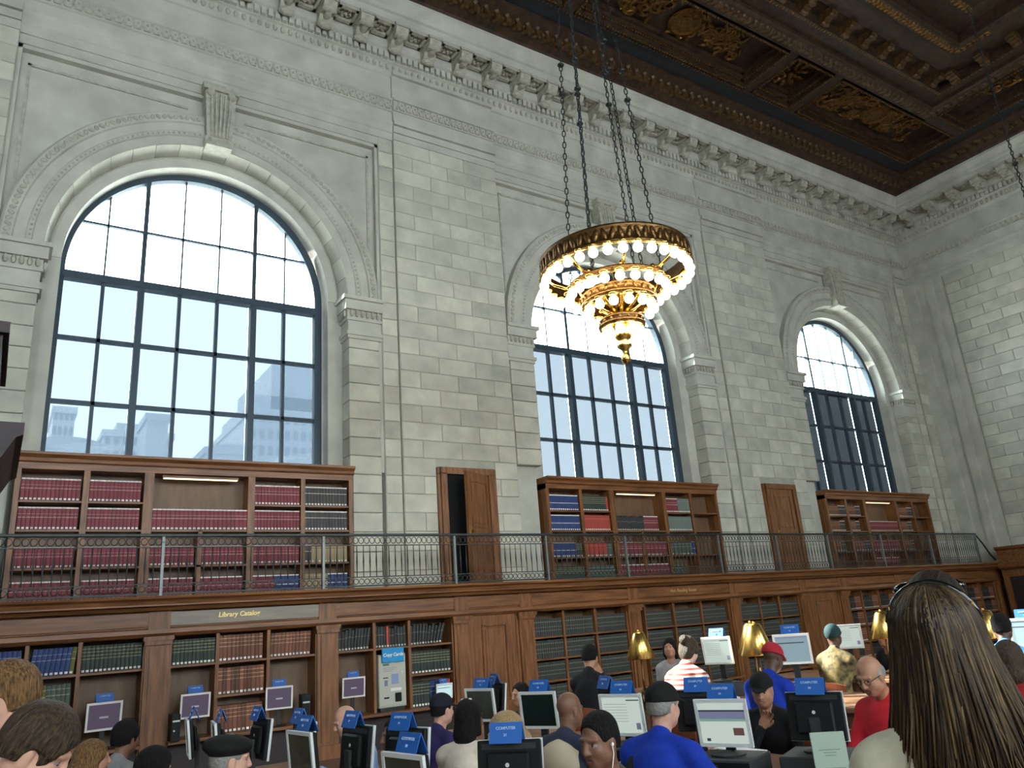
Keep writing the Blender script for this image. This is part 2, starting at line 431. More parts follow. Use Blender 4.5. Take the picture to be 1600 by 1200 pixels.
# ------------------------------------------------------------------ ceiling
ceil_ = struct(bxo('ceiling', XL, XR, YF, WY, 16.75, 16.95, CEILB), 'dark coffered wooden ceiling with gilded carving')
sweep_loop([(.6,15.6),(1.0,15.64),(1.06,15.70),(1.72,15.98),(1.72,16.75),(.6,16.75)], 'frieze_band', CEIL, ceil_)
sweep_loop([(1.72,16.06),(2.10,16.06),(2.14,16.0),(2.24,16.0),(2.24,16.75),(1.72,16.75)], 'plain_band', CEILB, ceil_)
sweep_loop([(4.0,15.98),(4.06,15.92),(4.42,15.92),(4.48,15.98),(4.48,16.1),(4.82,16.1),(4.86,16.0),(4.98,16.0),(4.98,16.75),(4.0,16.75)], 'guilloche_beam', CEIL, ceil_)
sweep_loop([(4.98,16.3),(5.36,16.3),(5.40,16.25),(5.95,16.22),(6.0,16.15),(6.28,16.12),(6.34,16.2),(6.34,16.75),(4.98,16.75)], 'inner_frame', CEIL, ceil_)
sweep_loop([(6.34,16.5),(6.9,16.5),(6.95,16.36),(7.2,16.36),(7.25,16.5),(7.25,16.75),(6.34,16.75)], 'inner_frame', CEIL, ceil_)
def leafband(name, off, zz, pitch, size, rx0=3.5, slope=0.0, m=GILT, yl=7.0):
    q = MB()
    for i, x in enumerate(np.arange(rx0, XR-off, pitch)):
        for s_ in (-1,1):
            k0 = q.ball((0,0,0), (size*.28,size*.6,size*.22), 6, 4)
            q.xf(Matrix.Translation((x,WY-off+s_*size*.1,zz)) @ Matrix.Rotation(slope,4,'X') @ Matrix.Rotation(R(40*s_),4,'Z'), k0)
        q.ball((x+pitch/2,WY-off,zz+.02), (size*.2,size*.2,size*.2), 6, 4)
    for i, y in enumerate(np.arange(yl, WY-off, pitch)):
        for s_ in (-1,1):
            k0 = q.ball((0,0,0), (size*.6,size*.28,size*.22), 6, 4)
            q.xf(Matrix.Translation((XR-off+s_*size*.1,y,zz)) @ Matrix.Rotation(-slope,4,'Y') @ Matrix.Rotation(R(40*s_),4,'Z'), k0)
    tag(q.build(name, m, ceil_), kind='stuff')
leafband('leaf_frieze', 1.38, 15.83, .30, .34, slope=R(-24), m=CEILG)
leafband('guilloche_carving', 4.24, 15.92, .22, .24, m=CEILG)
leafband('bead_moulding', 2.19, 16.0, .12, .07)
leafband('egg_carving', 6.14, 16.12, .16, .18)
leafband('bead_moulding', 4.92, 16.0, .12, .07)
leafband('egg_carving', 7.08, 16.36, .18, .18)
# coffers of the outer row
def relief(q, cx, cy, hx, hy, z, n, rg):
    for k in range(n):
        px, py = cx+rg.uniform(-hx,hx)*.85, cy+rg.uniform(-hy,hy)*.85; r0 = rg.uniform(.12,.3); a0 = rg.uniform(0,6.3); sg = rg.choice((-1,1))
        pts = [(px+r0*(1-t*.8)*math.cos(a0+sg*t*7), py+r0*(1-t*.8)*math.sin(a0+sg*t*7), z-.03-.05*t) for t in np.linspace(0,1,12)]
        q.tube(pts, [.05*(1-.6*t)+.012 for t in np.linspace(0,1,12)], 5)
        for j in range(3):
            k0 = q.ball((0,0,0), (.17,.06,.05), 6, 4); q.xf(Matrix.Translation((px+rg.uniform(-.3,.3),py+rg.uniform(-.2,.2),z-.04)) @ Matrix.Rotation(rg.uniform(0,6.3),4,'Z'), k0)
rg = random.Random(11)
def coffer(x0, x1, y0, y1, kind):
    t = obj('coffer', None, ceil_, ((x0+x1)/2,(y0+y1)/2,16.0)); hx, hy = (x1-x0)/2, (y1-y0)/2
    q = MB(); q.box(-hx,hx,-hy,hy,.40,.44); q.build('coffer_panel', CEIL, t)
    q = MB()
    for (w_, z0, z1) in ((.07,-.04,.42),(.16,.12,.42),(.25,.26,.42)):
        q.box(-hx,hx,-hy,-hy+w_,z0,z1); q.box(-hx,hx,hy-w_,hy,z0,z1); q.box(-hx,-hx+w_,-hy,hy,z0,z1); q.box(hx-w_,hx,-hy,hy,z0,z1)
    q.build('coffer_frame', CEIL, t)
    q = MB()
    for (w_, z) in ((.115,.11),(.03,-.05)):
        for x in np.arange(-hx+w_, hx-w_+.01, .09): q.ball((x,-hy+w_,z), (.032,.03,.03), 5, 4); q.ball((x,hy-w_,z), (.032,.03,.03), 5, 4)
        for y in np.arange(-hy+w_, hy-w_+.01, .09): q.ball((-hx+w_,y,z), (.03,.032,.03), 5, 4); q.ball((hx-w_,y,z), (.03,.032,.03), 5, 4)
    tag(q.build('bead_moulding', GILT, t), kind='stuff')
    q = MB()
    if kind == 'small':
        for ring, n, rr in ((.42,10,.10),(.24,7,.09)):
            for k in range(n): a = 2*math.pi*k/n; k0 = q.ball((0,0,0), (rr*1.5,rr*.8,.06), 6, 4); q.xf(Matrix.Translation((ring*math.cos(a),ring*math.sin(a),.36)) @ Matrix.Rotation(a,4,'Z'), k0)
        q.ball((0,0,.33), (.11,.11,.1), 8, 6); q.build('rosette', GILT, t)
    else:
        relief(q, 0, 0, hx-.35, hy-.35, .40, int(14*hx), rg); tag(q.build('gilded_relief', GILT, t), kind='stuff')
        q = MB()
        q.lathe([(.42,.40),(.48,.34),(.40,.28),(.34,.33),(.2,.30),(.0,.29)], 20, caps=False); q.build('cartouche', GILT, t)
yb0, yb1 = WY-4.0, WY-2.24
for (a,b,k) in ((19.1,25.1,'big'),(17.1,18.75,'small'),(10.6,16.75,'big'),(8.6,10.25,'small'),(2.1,8.25,'big')): coffer(a, b, yb0+.06, yb1-.06, k)
for (a,b,k) in ((3.4,9.7,'big'),): coffer(XR-4.0+.06, XR-2.24-.06, a, b, k)
q = MB()                                                          # flat ribs between the coffers
for (a,b) in ((25.1,XR-2.2),(18.75,19.1),(16.75,17.1),(10.25,10.6),(8.25,8.6),(1.5,2.1)): q.box(a, b, yb0, yb1, 16.0, 16.3)
q.box(XR-4.0, XR-2.2, 9.7, yb0+.1, 16.0, 16.3)
q.build('coffer_rib', CEIL, ceil_)
# scrolled brackets of the inner frame
q = MB(); q.prism([(0,16.3),(-.42,16.3),(-.45,16.18),(-.36,16.08),(-.22,16.10),(-.1,16.0),(0,16.02)], 'x', -.12, .12); q.ball((0,-.36,16.1), (.14,.08,.07), 8, 6); q.ball((0,-.1,16.02), (.14,.08,.07), 8, 6)
bm_ = q.mesh('ceiling_bracket', CEILG, fix=True)
for k in range(24):
    x = XR-5.5-.86*k
    if x > 3: obj('ceiling_bracket', bm_, ceil_, (x, WY-4.98, 0))
for k in range(6): obj('ceiling_bracket', bm_, ceil_, (XR-4.98, WY-5.5-.86*k, 0), (0,0,R(-90)))

# ------------------------------------------------------------------ windows
def glass_mat():
    m = bpy.data.materials.new('window_glass'); m.use_nodes = True; N = m.node_tree.nodes; L = m.node_tree.links; N.clear()
    o = N.new('ShaderNodeOutputMaterial'); t = N.new('ShaderNodeBsdfTransparent'); t.inputs[0].default_value = (.93,.97,.98,1)
    g = N.new('ShaderNodeBsdfGlossy'); g.inputs['Roughness'].default_value = .05; f = N.new('ShaderNodeFresnel'); f.inputs[0].default_value = 1.12
    mx = N.new('ShaderNodeMixShader'); L.new(f.outputs[0], mx.inputs[0]); L.new(t.outputs[0], mx.inputs[1]); L.new(g.outputs[0], mx.inputs[2]); L.new(mx.outputs[0], o.inputs[0]); return m
def shade_mat(name, tr, veil):
    m = bpy.data.materials.new(name); m.use_nodes = True; N = m.node_tree.nodes; L = m.node_tree.links; N.clear()
    o = N.new('ShaderNodeOutputMaterial'); t = N.new('ShaderNodeBsdfTransparent'); t.inputs[0].default_value = (*tr,1)
    d = N.new('ShaderNodeBsdfTranslucent'); d.inputs[0].default_value = (*veil,1)
    a = N.new('ShaderNodeAddShader'); L.new(t.outputs[0], a.inputs[0]); L.new(d.outputs[0], a.inputs[1]); L.new(a.outputs[0], o.inputs[0]); return m
GLASS = glass_mat()
SHADES = [shade_mat('mesh_shade_bright_view', (.047,.051,.055), (.015,.020,.027)), shade_mat('mesh_shade_dim_view', (.018,.021,.024), (.020,.022,.025)), shade_mat('mesh_shade_dark_view', (.0030,.0034,.0040), (.0012,.0013,.0016))]  # how dim each window looks is put into its mesh colour
RW = 2.42
def window(n, xc):
    t = struct(obj('window_%d' % n, None, None, (xc, WY+.74, 4.7)), 'tall arched steel window with mesh roller shades, bay %s from the kiosk' % {1:'one',2:'two',3:'three',4:'hidden to the left'}[n])
    Z = 4.7; S = SPR-Z
    q = MB(); q.arc(0, S, [(RW-.13,-.06),(RW+.02,-.06),(RW+.02,.10),(RW-.13,.10)], 0, math.pi, 48)
    for sg in (-1,1): a, b = sorted((sg*(RW-.13), sg*(RW+.02))); q.box(a, b, -.06, .10, 0, S)
    q.box(-RW, RW, -.06, .10, 0, .12); q.build('frame', STEEL, t, fix=True)
    q = MB(); q.box(-RW+.1, RW-.1, -.09, .10, S-.22, S-.08); q.build('transom', STEEL, t)
    def top(x, r=RW-.1): return S+math.sqrt(max(0, r*r-x*x))
    for x in (-1.03,1.03):
        q = MB(); q.box(x-.055, x+.055, -.085, .10, .1, S-.2); q.box(x-.04, x+.04, -.05, .09, S-.1, top(x)); q.build('mullion', STEEL, t)
    thin = [-1.66,-.345,.345,1.66]
    for x in thin:
        q = MB(); q.box(x-.03, x+.03, -.02, .075, .1, S-.2); q.box(x-.016, x+.016, -.01, .06, S-.1, top(x)); q.build('glazing_bar', STEEL, t)
    HB = [1.15, 2.32]; LB = 1.03+S-.05
    for z in HB: q = MB(); q.box(-RW+.1, RW-.1, -.02, .075, z-.035, z+.035); q.build('glazing_bar', STEEL, t)
    hw = math.sqrt((RW-.1)**2-(LB-S)**2); q = MB(); q.box(-hw, hw, -.01, .06, LB-.02, LB+.02); q.build('glazing_bar', STEEL, t)
    cols = [-RW+.12,-1.66,-1.03,-.345,.345,1.03,1.66,RW-.12]
    for a, b in zip(cols[:-1], cols[1:]):
        for z0, z1 in zip([.1]+HB, HB+[S-.2]):
            q = MB(); q.box(a+.02, b-.02, .030, .038, z0, z1); q.build('pane', GLASS, t)
        for z0, z1 in ((S-.1,LB),(LB,S+RW)):
            xs = np.linspace(a, b, 9); tp = [(x, min(z1, top(x))) for x in xs]
            tp = [p for p in tp if p[1] > z0+.01]
            if len(tp) < 2: continue
            q = MB(); q.prism([(tp[0][0],z0),(tp[-1][0],z0)]+[p for p in reversed(tp)], 'y', .030, .038); q.build('pane', GLASS, t, fix=True)
    gap = (.005,.10,.15,.005)[n-1]
    for i, (a, b) in enumerate(((-RW+.12,-1.08),(-.98,.975),(1.08,RW-.12))):
        g0 = gap if (i > 0 or n == 3) else .005
        if n == 3 and i != 1: g0 = .05
        if n == 2 and i == 2: g0 = .09
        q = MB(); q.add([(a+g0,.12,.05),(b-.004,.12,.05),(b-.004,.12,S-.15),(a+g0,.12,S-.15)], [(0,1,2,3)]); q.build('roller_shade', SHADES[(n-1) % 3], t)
        q = MB(); q.tube([(a+g0,.125,S-.13),(b-.004,.125,S-.13)], .035, 8); q.build('shade_roller', STEEL, t)
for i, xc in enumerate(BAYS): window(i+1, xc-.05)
window(4, -7.23)
# ------------------------------------------------------------------ books
def book_mat(name, col, label=(.75,.74,.70), bands=((.80,.83),), bandcol=(.72,.70,.66), foot=True, top=True, rnd=.12):
    """cloth binding: title bands and a shelf label printed on the spine, by height (UV)"""
    m = bpy.data.materials.new(name); m.use_nodes = True; nt = m.node_tree; N = nt.nodes; L = nt.links; b = N['Principled BSDF']; b.inputs['Roughness'].default_value = .55
    uv = N.new('ShaderNodeUVMap'); sp = N.new('ShaderNodeSeparateXYZ'); L.new(uv.outputs[0], sp.inputs[0])
    rp = N.new('ShaderNodeValToRGB'); cr = rp.color_ramp; cr.interpolation = 'CONSTANT'; cr.elements[0].position = 0; cr.elements[0].color = (*col,1)
    els = []
    if foot: els += [(.035,label),(.115,col)]
    for a, c in bands: els += [(a,bandcol),(c,col)]
    if top: els += [(.93,label)]
    first = True
    for p, c in els:
        if first: e = cr.elements[1]; e.position = p; first = False
        else: e = cr.elements.new(p)
        e.color = (*c,1)
    if not els: cr.elements[1].color = (*col,1)
    L.new(sp.outputs[1], rp.inputs[0])
    if foot:                                        # the shelf label is narrower than the spine
        ab = N.new('ShaderNodeMath'); ab.operation = 'SUBTRACT'; ab.inputs[1].default_value = .5; L.new(sp.outputs[0], ab.inputs[0]); a2 = N.new('ShaderNodeMath'); a2.operation = 'ABSOLUTE'; L.new(ab.outputs[0], a2.inputs[0])
        g1 = N.new('ShaderNodeMath'); g1.operation = 'GREATER_THAN'; g1.inputs[1].default_value = .33; L.new(a2.outputs[0], g1.inputs[0]); g2 = N.new('ShaderNodeMath'); g2.operation = 'LESS_THAN'; g2.inputs[1].default_value = .125; L.new(sp.outputs[1], g2.inputs[0])
        mm_ = N.new('ShaderNodeMath'); mm_.operation = 'MULTIPLY'; L.new(g1.outputs[0], mm_.inputs[0]); L.new(g2.outputs[0], mm_.inputs[1])
        mx = N.new('ShaderNodeMix'); mx.data_type = 'RGBA'; L.new(mm_.outputs[0], mx.inputs[0]); L.new(rp.outputs[0], mx.inputs[6]); mx.inputs[7].default_value = (*[c*.6 for c in col],1); rp = mx; 
    oi = N.new('ShaderNodeObjectInfo'); mr = N.new('ShaderNodeMapRange'); mr.inputs[3].default_value = 1-rnd; mr.inputs[4].default_value = 1+rnd; L.new(oi.outputs['Random'], mr.inputs[0])
    hs = N.new('ShaderNodeHueSaturation'); L.new(mr.outputs[0], hs.inputs['Value']); L.new(rp.outputs[2] if foot else rp.outputs[0], hs.inputs['Color']); L.new(hs.outputs[0], b.inputs['Base Color'])
    return m
BK = dict(
 red=book_mat('red_binding', (.20,.022,.035), bands=((.52,.56),(.68,.70)), bandcol=(.45,.30,.28)),
 grey=book_mat('grey_binding', (.055,.05,.052), bands=((.62,.66),), bandcol=(.45,.43,.40)),
 blue=book_mat('blue_binding', (.018,.045,.17), bands=((.55,.58),(.75,.77)), bandcol=(.25,.28,.4), top=False),
 blueset=book_mat('blue_set_binding', (.014,.04,.17), bands=((.45,.49),), bandcol=(.6,.6,.62)),
 green=book_mat('dark_green_binding', (.022,.04,.032), bands=((.5,.53),(.62,.65),(.75,.78),(.87,.90)), bandcol=(.26,.24,.12), top=False),
 lgreen=book_mat('olive_binding', (.11,.12,.025), bands=((.55,.6),(.8,.83)), bandcol=(.35,.32,.1), top=False),
 teal=book_mat('grey_green_binding', (.07,.10,.085), bands=((.6,.63),(.82,.84)), bandcol=(.3,.3,.25), top=False),
 brown=book_mat('russet_binding', (.17,.06,.032), bands=((.55,.58),(.7,.73),(.85,.88)), bandcol=(.42,.26,.14), top=False, rnd=.45),
 black=book_mat('black_binding', (.02,.022,.022), label=(.5,.5,.45), bands=((.6,.64),), bandcol=(.12,.12,.11), top=False, rnd=.4),
 scarlet=book_mat('scarlet_binding', (.42,.05,.03), bands=((.75,.77),), bandcol=(.5,.2,.15), top=False),
 tan=book_mat('tan_binding', (.35,.27,.16), bands=((.8,.83),), bandcol=(.15,.1,.05), top=False),
 sage=book_mat('sage_binding', (.15,.19,.17), bands=((.8,.82),), bandcol=(.3,.3,.28), top=False),
 law=book_mat('mottled_law_binding', (.030,.036,.034), bands=((.3,.34),(.5,.54),(.78,.84)), bandcol=(.13,.12,.08), top=False, foot=False, rnd=.2))
KEYS = list(BK)
_bk = {}
def book_verts(t, d, h):
    """rounded spine towards -Y; 8-sided plan"""
    pl = [(-t/2+.001,d),(-t/2+.001,.004),(-t*.30,.0008),(0,-.002),(t*.30,.0008),(t/2-.001,.004),(t/2-.001,d)]
    n = len(pl); vs = [(x,y,0) for x,y in pl]+[(x,y,h) for x,y in pl]
    fs = [tuple(range(n-1,-1,-1)), tuple(range(n,2*n))]+[(i,(i+1)%n,n+(i+1)%n,n+i) for i in range(n)]
    return vs, [tuple(reversed(f)) for f in fs[2:]]+fs[:2]
def book_mesh(kind, t, h, d=.20):
    k = (kind, round(t,3), round(h,3))
    if k not in _bk:
        me = bpy.data.meshes.new('book'); vs, fs = book_verts(t, d, h); me.from_pydata(vs, [], fs); me.materials.append(BK[kind])
        uv = me.uv_layers.new(name='UVMap')
        for lp in me.loops: co = me.vertices[lp.vertex_index].co; uv.data[lp.index].uv = (co.x/t+.5, co.z/h)
        me.update(); _bk[k] = me
    return _bk[k]
REST = dict(v=[], f=[], m=[], uv=[])
NBOOK = [0]
def shelf_row(x0, x1, y, z, kinds, h, t, label=None, group=None, lean=0.0, slack=0.0, d=.2, seed=0):
    """a row of books from x0 to x1; kinds: list of (kind, share)"""
    rg = random.Random(seed+int(x0*100)+int(z*1000)); x = x0+.006; W = x1-x0-.012-slack; xe = x0+.006+W
    bounds = []; acc = 0
    for k, s_ in kinds: acc += s_; bounds.append((k, acc))
    while x < xe-t*.6:
        f = (x-x0)/max(W,1e-6); kind = next((k for k, b in bounds if f < b), bounds[-1][0])
        tt = round(t*rg.choice((.88,1,1,1.1)),3) if kind in ('brown','black') else t
        hh = round(h*rg.choice((.9,.95,1,1)),3) if kind in ('black',) else h
        if x+tt > xe+.012: break
        l = lean if isinstance(lean,(int,float)) else lean[0]+(lean[1]-lean[0])*f
        tt_ = tt/math.cos(l)+(abs(l)*.012)
        if label:
            o = obj('book', book_mesh(kind, tt, hh, d), None, (x+tt/2+l*hh*.5*0, y, z+abs(l)*tt*.5), (0, l, 0))
            lb = label[kind] if isinstance(label, dict) else label
            gr = group[kind] if isinstance(group, dict) else group
            tag(o, lb, 'book', gr); NBOOK[0] += 1
        else:
            vs, fs = book_verts(tt, d, hh); n0 = len(REST['v']); cl, sl_ = math.cos(l), math.sin(l)
            for (a,b,c) in vs: REST['v'].append((x+tt/2+a*cl+c*sl_, y+b, z+abs(l)*tt*.5-a*sl_+c*cl)); REST['uv'].append((a/tt+.5, c/hh))
            REST['f'] += [tuple(n0+i for i in f_) for f_ in fs]; REST['m'] += [KEYS.index(kind)]*len(fs)
        x += tt_+.002
# ------------------------------------------------------------------ upper bookcases under the windows
LAMPW = mat('lit_tube', (1,.85,.55), .4, emit=3.0, ecol=(1,.74,.38))
UCOL = [(.18,1.03),(1.12,1.92),(2.07,3.61),(3.73,4.56),(4.64,5.48)]
YU = 13.95
def upper_case(xo, label):
    t = thing('bookcase', label, 'bookcase', (xo+2.83, YU, 2.42)); ox = -2.83
    def P(name, x0,x1,y0,y1,z0,z1, m=WOOD, b=0): return bxo(name, x0+ox, x1+ox, y0, y1, z0-2.42, z1-2.42, m, t, b)
    P('back_panel', .10,5.56,.34,.37,2.45,4.6,WOODB)
    P('side_panel', .10,.175,-.01,.37,2.42,4.62); P('side_panel', 5.485,5.56,-.01,.37,2.42,4.62)
    P('base', .10,5.56,0,.37,2.42,2.47,WOODH)
    P('frieze', .10,5.56,-.015,.37,4.5,4.62,WOODH)
    q = MB(); q.prism([(-.02,4.60),(-.05,4.62),(-.06,4.67),(-.12,4.72),(-.12,4.76),(.5,4.76),(.5,4.60)], 'x', .10+ox, 5.58+ox); q.xf(Matrix.Translation((0,0,-2.42))); q.build('cornice', WOODH, t, fix=True)
    for a, b in zip(UCOL[:-1], UCOL[1:]): P('divider', a[1], b[0], -.005, .34, 2.47, 4.5)
    P('divider', 2.80, 2.87, 0, .34, 2.47, 3.55)
    for i, (a, b) in enumerate(UCOL):
        for z in ((4.01,3.56,2.98) if i != 2 else (3.56,2.98)): P('shelf', a, b, 0, .34, z-.03, z, WOODH)
    lt = bxo('light_fitting', 2.20+ox, 3.45+ox, .04, .09, 4.44-2.42, 4.48-2.42, WOODH, t); bxo('light_tube', 2.22+ox, 3.43+ox, .045, .085, 4.425-2.42, 4.44-2.42, LAMPW, lt)
    return t
UNAMES = ['upper oak bookcase below first window, full of red bound sets', 'upper oak bookcase below second window with mixed blue, scarlet and green sets', 'upper oak bookcase below third window in the dim corner']
for k in range(3): upper_case(10*k, UNAMES[k])
ROWZ = (4.012, 3.562, 2.982, 2.472); BH = .35
cn = ('first','second','niche','fourth','fifth'); rn = ('top','second')
for ci, (a,b) in enumerate(UCOL):
    kind = 'grey' if ci == 4 else 'red'
    for r in range(4):
        if ci == 2:
            if r == 0: continue
            if r == 1: shelf_row(a, b, YU+.02, ROWZ[1], [('red',1)], BH, .068, 'red bound volume in the lit niche of the bookcase below first window', 'red volumes in the lit niche'); continue
            shelf_row(a, 2.80, YU+.02, ROWZ[r], [('red',1)], .31, .06); shelf_row(2.87, b, YU+.02, ROWZ[r], [('red',1)], .31, .06); continue
        if r < 2:
            lb = '%s bound volume with white labels, %s row, %s column of the bookcase below first window' % ('grey' if ci == 4 else 'red', rn[r], cn[ci])
            shelf_row(a, b, YU+.02, ROWZ[r], [(kind,1)], BH, .056, lb, '%s volumes, %s row, %s column under first window' % (kind, rn[r], cn[ci]))
        elif ci == 4: shelf_row(a, b, YU+.02, ROWZ[r], [('grey',.12),('tan',.88)] if r == 2 else [('tan',.5),('blueset',.5)], .31, .06)
        elif ci == 3 and r == 3: shelf_row(a, b, YU+.02, ROWZ[r], [('red',.4),('blueset',.6)], .31, .06)
        else: shelf_row(a, b, YU+.02, ROWZ[r], [('red',1)], .31, .06)
U2 = {(0,0):[('blueset',1)],(0,1):[('blueset',1)],(0,2):[('blueset',.75),('green',.25)],(0,3):[('green',1)],(1,0):[('green',.85),('scarlet',.15)],(1,1):[('scarlet',1)],(1,2):[('scarlet',.7),('teal',.3)],(1,3):[('teal',1)],
      (2,1):[('black',.62),('red',.38)],(2,2):[('red',1)],(2,3):[('red',1)],(3,0):[('red',.48),('sage',.52)],(3,1):[('sage',1)],(3,2):[('teal',.8),('blueset',.2)],(3,3):[('teal',.4)]}
for (c,r), ks in U2.items(): a, b = UCOL[c]; shelf_row(a+10, b+10, YU+.02, ROWZ[r], ks, BH if r < 2 else .31, .056, slack=(.2 if (c,r) == (2,1) else (.5 if (c,r) == (3,3) else 0)))
for (c,r) in ((0,0),(0,1),(1,0),(1,1),(2,1),(3,0),(3,1),(0,2),(1,2),(2,2),(3,2),(2,3)): a, b = UCOL[c]; shelf_row(a+20, b+20, YU+.02, ROWZ[r], [('brown',.6),('grey',.4)] if c != 2 else [('red',1)], .30, .056, slack=.15*((c+r) % 3))

# ------------------------------------------------------------------ doors on the gallery and in the casework
def gallery_door(n, xc, ajar):
    t = struct(obj('door_%d' % n, None, None, (xc, WY-.06, 2.42)), 'oak panelled gallery door, %s' % ('standing ajar' if ajar else 'closed'))
    q = MB()
    for (w_, p) in ((.14,.10),(.20,.06)):
        q.box(-.50-w_*.0-.14-(.06 if p < .1 else 0), -.50, -p, .0, 0, 2.30); q.box(.50, .64+(.06 if p < .1 else 0), -p, 0, 0, 2.30)
        q.box(-.64-(.06 if p < .1 else 0), .64+(.06 if p < .1 else 0), -p, 0, 2.28, 2.42)
    q.build('door_frame', WOOD, t); bxo('darkness_panel', -.5, .5, -.012, -.004, 0, 2.3, DARK, t)  # black panel paints the darkness of the unlit room behind the door
    lf = obj('door_leaf', None, t, (.48, -.015, 0), (0,0,R(28) if ajar else 0)); lf['label'] = 'panelled oak door leaf'
    if ajar: lf.location = (.49,-.02,0); lf.rotation_euler = (0,0,R(30))
    q = MB(); q.box(-.95,0,-.05,0,.01,2.27)
    q.build('leaf_board', WOOD, lf)
    for (z0,z1) in ((.25,1.0),(1.15,2.1)):
        q = MB(); q.box(-.81,-.14,-.066,-.05,z0,z0+.03); q.box(-.81,-.14,-.066,-.05,z1-.03,z1); q.box(-.81,-.78,-.066,-.05,z0,z1); q.box(-.17,-.14,-.066,-.05,z0,z1); q.cbox(-.74,-.21,-.062,-.05,z0+.07,z1-.07,.01); q.build('panel', WOOD, lf)
    q = MB(); q.ball((-.87,-.09,1.05), .03, 8, 6); q.box(-.89,-.85,-.07,-.05,.95,1.15); q.build('door_knob', BRASS, lf)
gallery_door(1, 8.07, True); gallery_door(2, 18.07, False)

# ------------------------------------------------------------------ gallery and lower casework
YG = 12.9; GX0, GX1 = -2.6, XR-.2
gf = struct(bxo('gallery_floor', GX0, XR, 12.62, WY+.5, 2.28, 2.42, WOODH), 'oak gallery floor above the lower bookcases')
q = MB(); q.prism([(12.62,2.42),(12.56,2.42),(12.54,2.38),(12.60,2.35),(12.62,2.30),(12.70,2.27),(12.74,2.22),(12.86,2.22),(12.86,2.28),(13.0,2.28),(13.0,2.42)], 'x', GX0, XR); 
tr5 = struct(q.build('trim_5', WOODH, fix=True), 'moulded oak cornice along the gallery edge')
q = MB(); q.prism([(12.86,2.23),(12.86,1.98),(12.83,1.96),(12.82,1.90),(12.86,1.86),(12.88,1.85),(13.3,1.85),(13.3,2.23)], 'x', GX0, XR)
tr6 = struct(q.build('trim_6', WOODH, fix=True), 'oak frieze above the lower bookcases')
BAYX = [(-.6,1.91),(2.30,4.47),(4.86,6.98),(8.70,11.12),(11.66,14.20),(14.62,16.72),(18.62,20.9),(21.3,23.4),(23.8,26.3)]
PILX = [1.93,4.49,7.01,8.42,11.15,14.24,16.77,18.38,20.92,23.42,26.35]
GREYB = mat('bronze_name_board', (.22,.185,.145), .35, .1, var=.15, scale=3, stretch=(.6,4,4))
def board(x0, x1, m): return bxo('frieze_panel', x0, x1, 12.835, 12.86, 1.995, 2.20, m, tr6, .006)
edges = [-.6]+[p+.17 for p in PILX]
for a, b in zip(edges[:-1], edges[1:]): board(a+.12, b-.12, GREYB if 2.0 < a < 2.3 else WOODH)
_txt = {}
def text(body, size, loc, rot, m, parent, name='lettering', shear=0.0, ext=.002, off=0.0):
    k = (body, round(size,4), m.name, shear)
    if k not in _txt:
        cu = bpy.data.curves.new(name, 'FONT'); cu.body = body; cu.size = size; cu.align_x = 'CENTER'; cu.align_y = 'CENTER'; cu.extrude = ext; cu.shear = shear; cu.offset = off; cu.resolution_u = 3
        o = bpy.data.objects.new(name, cu); me = bpy.data.meshes.new_from_object(o); me.materials.clear(); me.materials.append(m); me.name = name; bpy.data.objects.remove(o); _txt[k] = me
    return obj(name, _txt[k], parent, loc, rot)
text('Library Catalog', .10, (3.24, 12.832, 2.115), (R(90),0,0), GOLDL, tr6, shear=.15, off=.002)
text('Main Reading Room', .10, (12.8, 12.832, 2.10), (R(90),0,0), GOLDL, tr6, shear=.15, off=.001)
for x in PILX:
    q = MB(); q.box(x, x+.34, 12.84, 13.3, FLOOR, 1.86); q.box(x+.06, x+.28, 12.825, 12.84, .1, 1.70); q.box(x-.02, x+.36, 12.80, 12.9, 1.74, 1.80); q.box(x-.04, x+.38, 12.78, 12.9, 1.80, 1.86); q.box(x-.02,x+.36,12.80,12.9,FLOOR,.05)
    q.box(x+.02, x+.32, 12.83, 12.87, 1.96, 2.22); q.build('pilaster', WOOD, tr6)
def lower_case(x0, x1, divs, rows, label, ledge=.42, tall=()):
    t = thing('lower_bookcase', label, 'bookcase', ((x0+x1)/2, YG, FLOOR)); ox = -(x0+x1)/2; oz = -FLOOR
    def P(name, a,b,y0,y1,z0,z1, m=WOOD): return bxo(name, a+ox, b+ox, y0, y1, z0+oz, z1+oz, m, t)
    P('back_panel', x0, x1, .36,.40, FLOOR, 1.85, WOODB); P('side_panel', x0-.03, x0, -.02,.38, FLOOR,1.85); P('side_panel', x1, x1+.03, -.02,.38, FLOOR,1.85)
    P('ledge', x0-.02, x1+.02, -.22,.36, ledge-.04, ledge, WOODH); P('base_cabinet', x0, x1, .02,.36, FLOOR, ledge-.04, DWOOD)
    es = [x0]+[v for d in divs for v in (d-.025,d+.025)]+[x1]; cols = list(zip(es[0::2], es[1::2]))
    for d in divs: P('divider', d-.025, d+.025, -.005,.36, ledge, 1.85)
    for ci, (a,b) in enumerate(cols):
        for z in (rows[:1] if ci in tall else rows): P('shelf', a, b, .0,.36, z-.03, z, WOODH)
    return cols
LZ = (1.43,.955)
c0 = lower_case(-.6, 1.91, (.465,1.10), LZ, 'wall bookcase at the frame edge with slanting blue volumes', tall=(2,))
c1 = lower_case(2.30, 4.47, (2.95,3.72), LZ, 'wall bookcase under the catalog name board, russet volumes in its middle', tall=(0,2))
c2 = lower_case(4.86, 6.98, (5.50,6.155), LZ, 'wall bookcase holding the card vending machine', tall=(0,1))
LN = ['wall bookcase of dark law sets beside the tall oak door','wall bookcase of dark law sets behind the striped-shirt reader','wall bookcase of dark law sets behind the gilt lamps','wall bookcase with an orange spine behind the long-haired woman','wall bookcase near the corner, seventh along the window wall','wall bookcase in the far corner of the window wall']
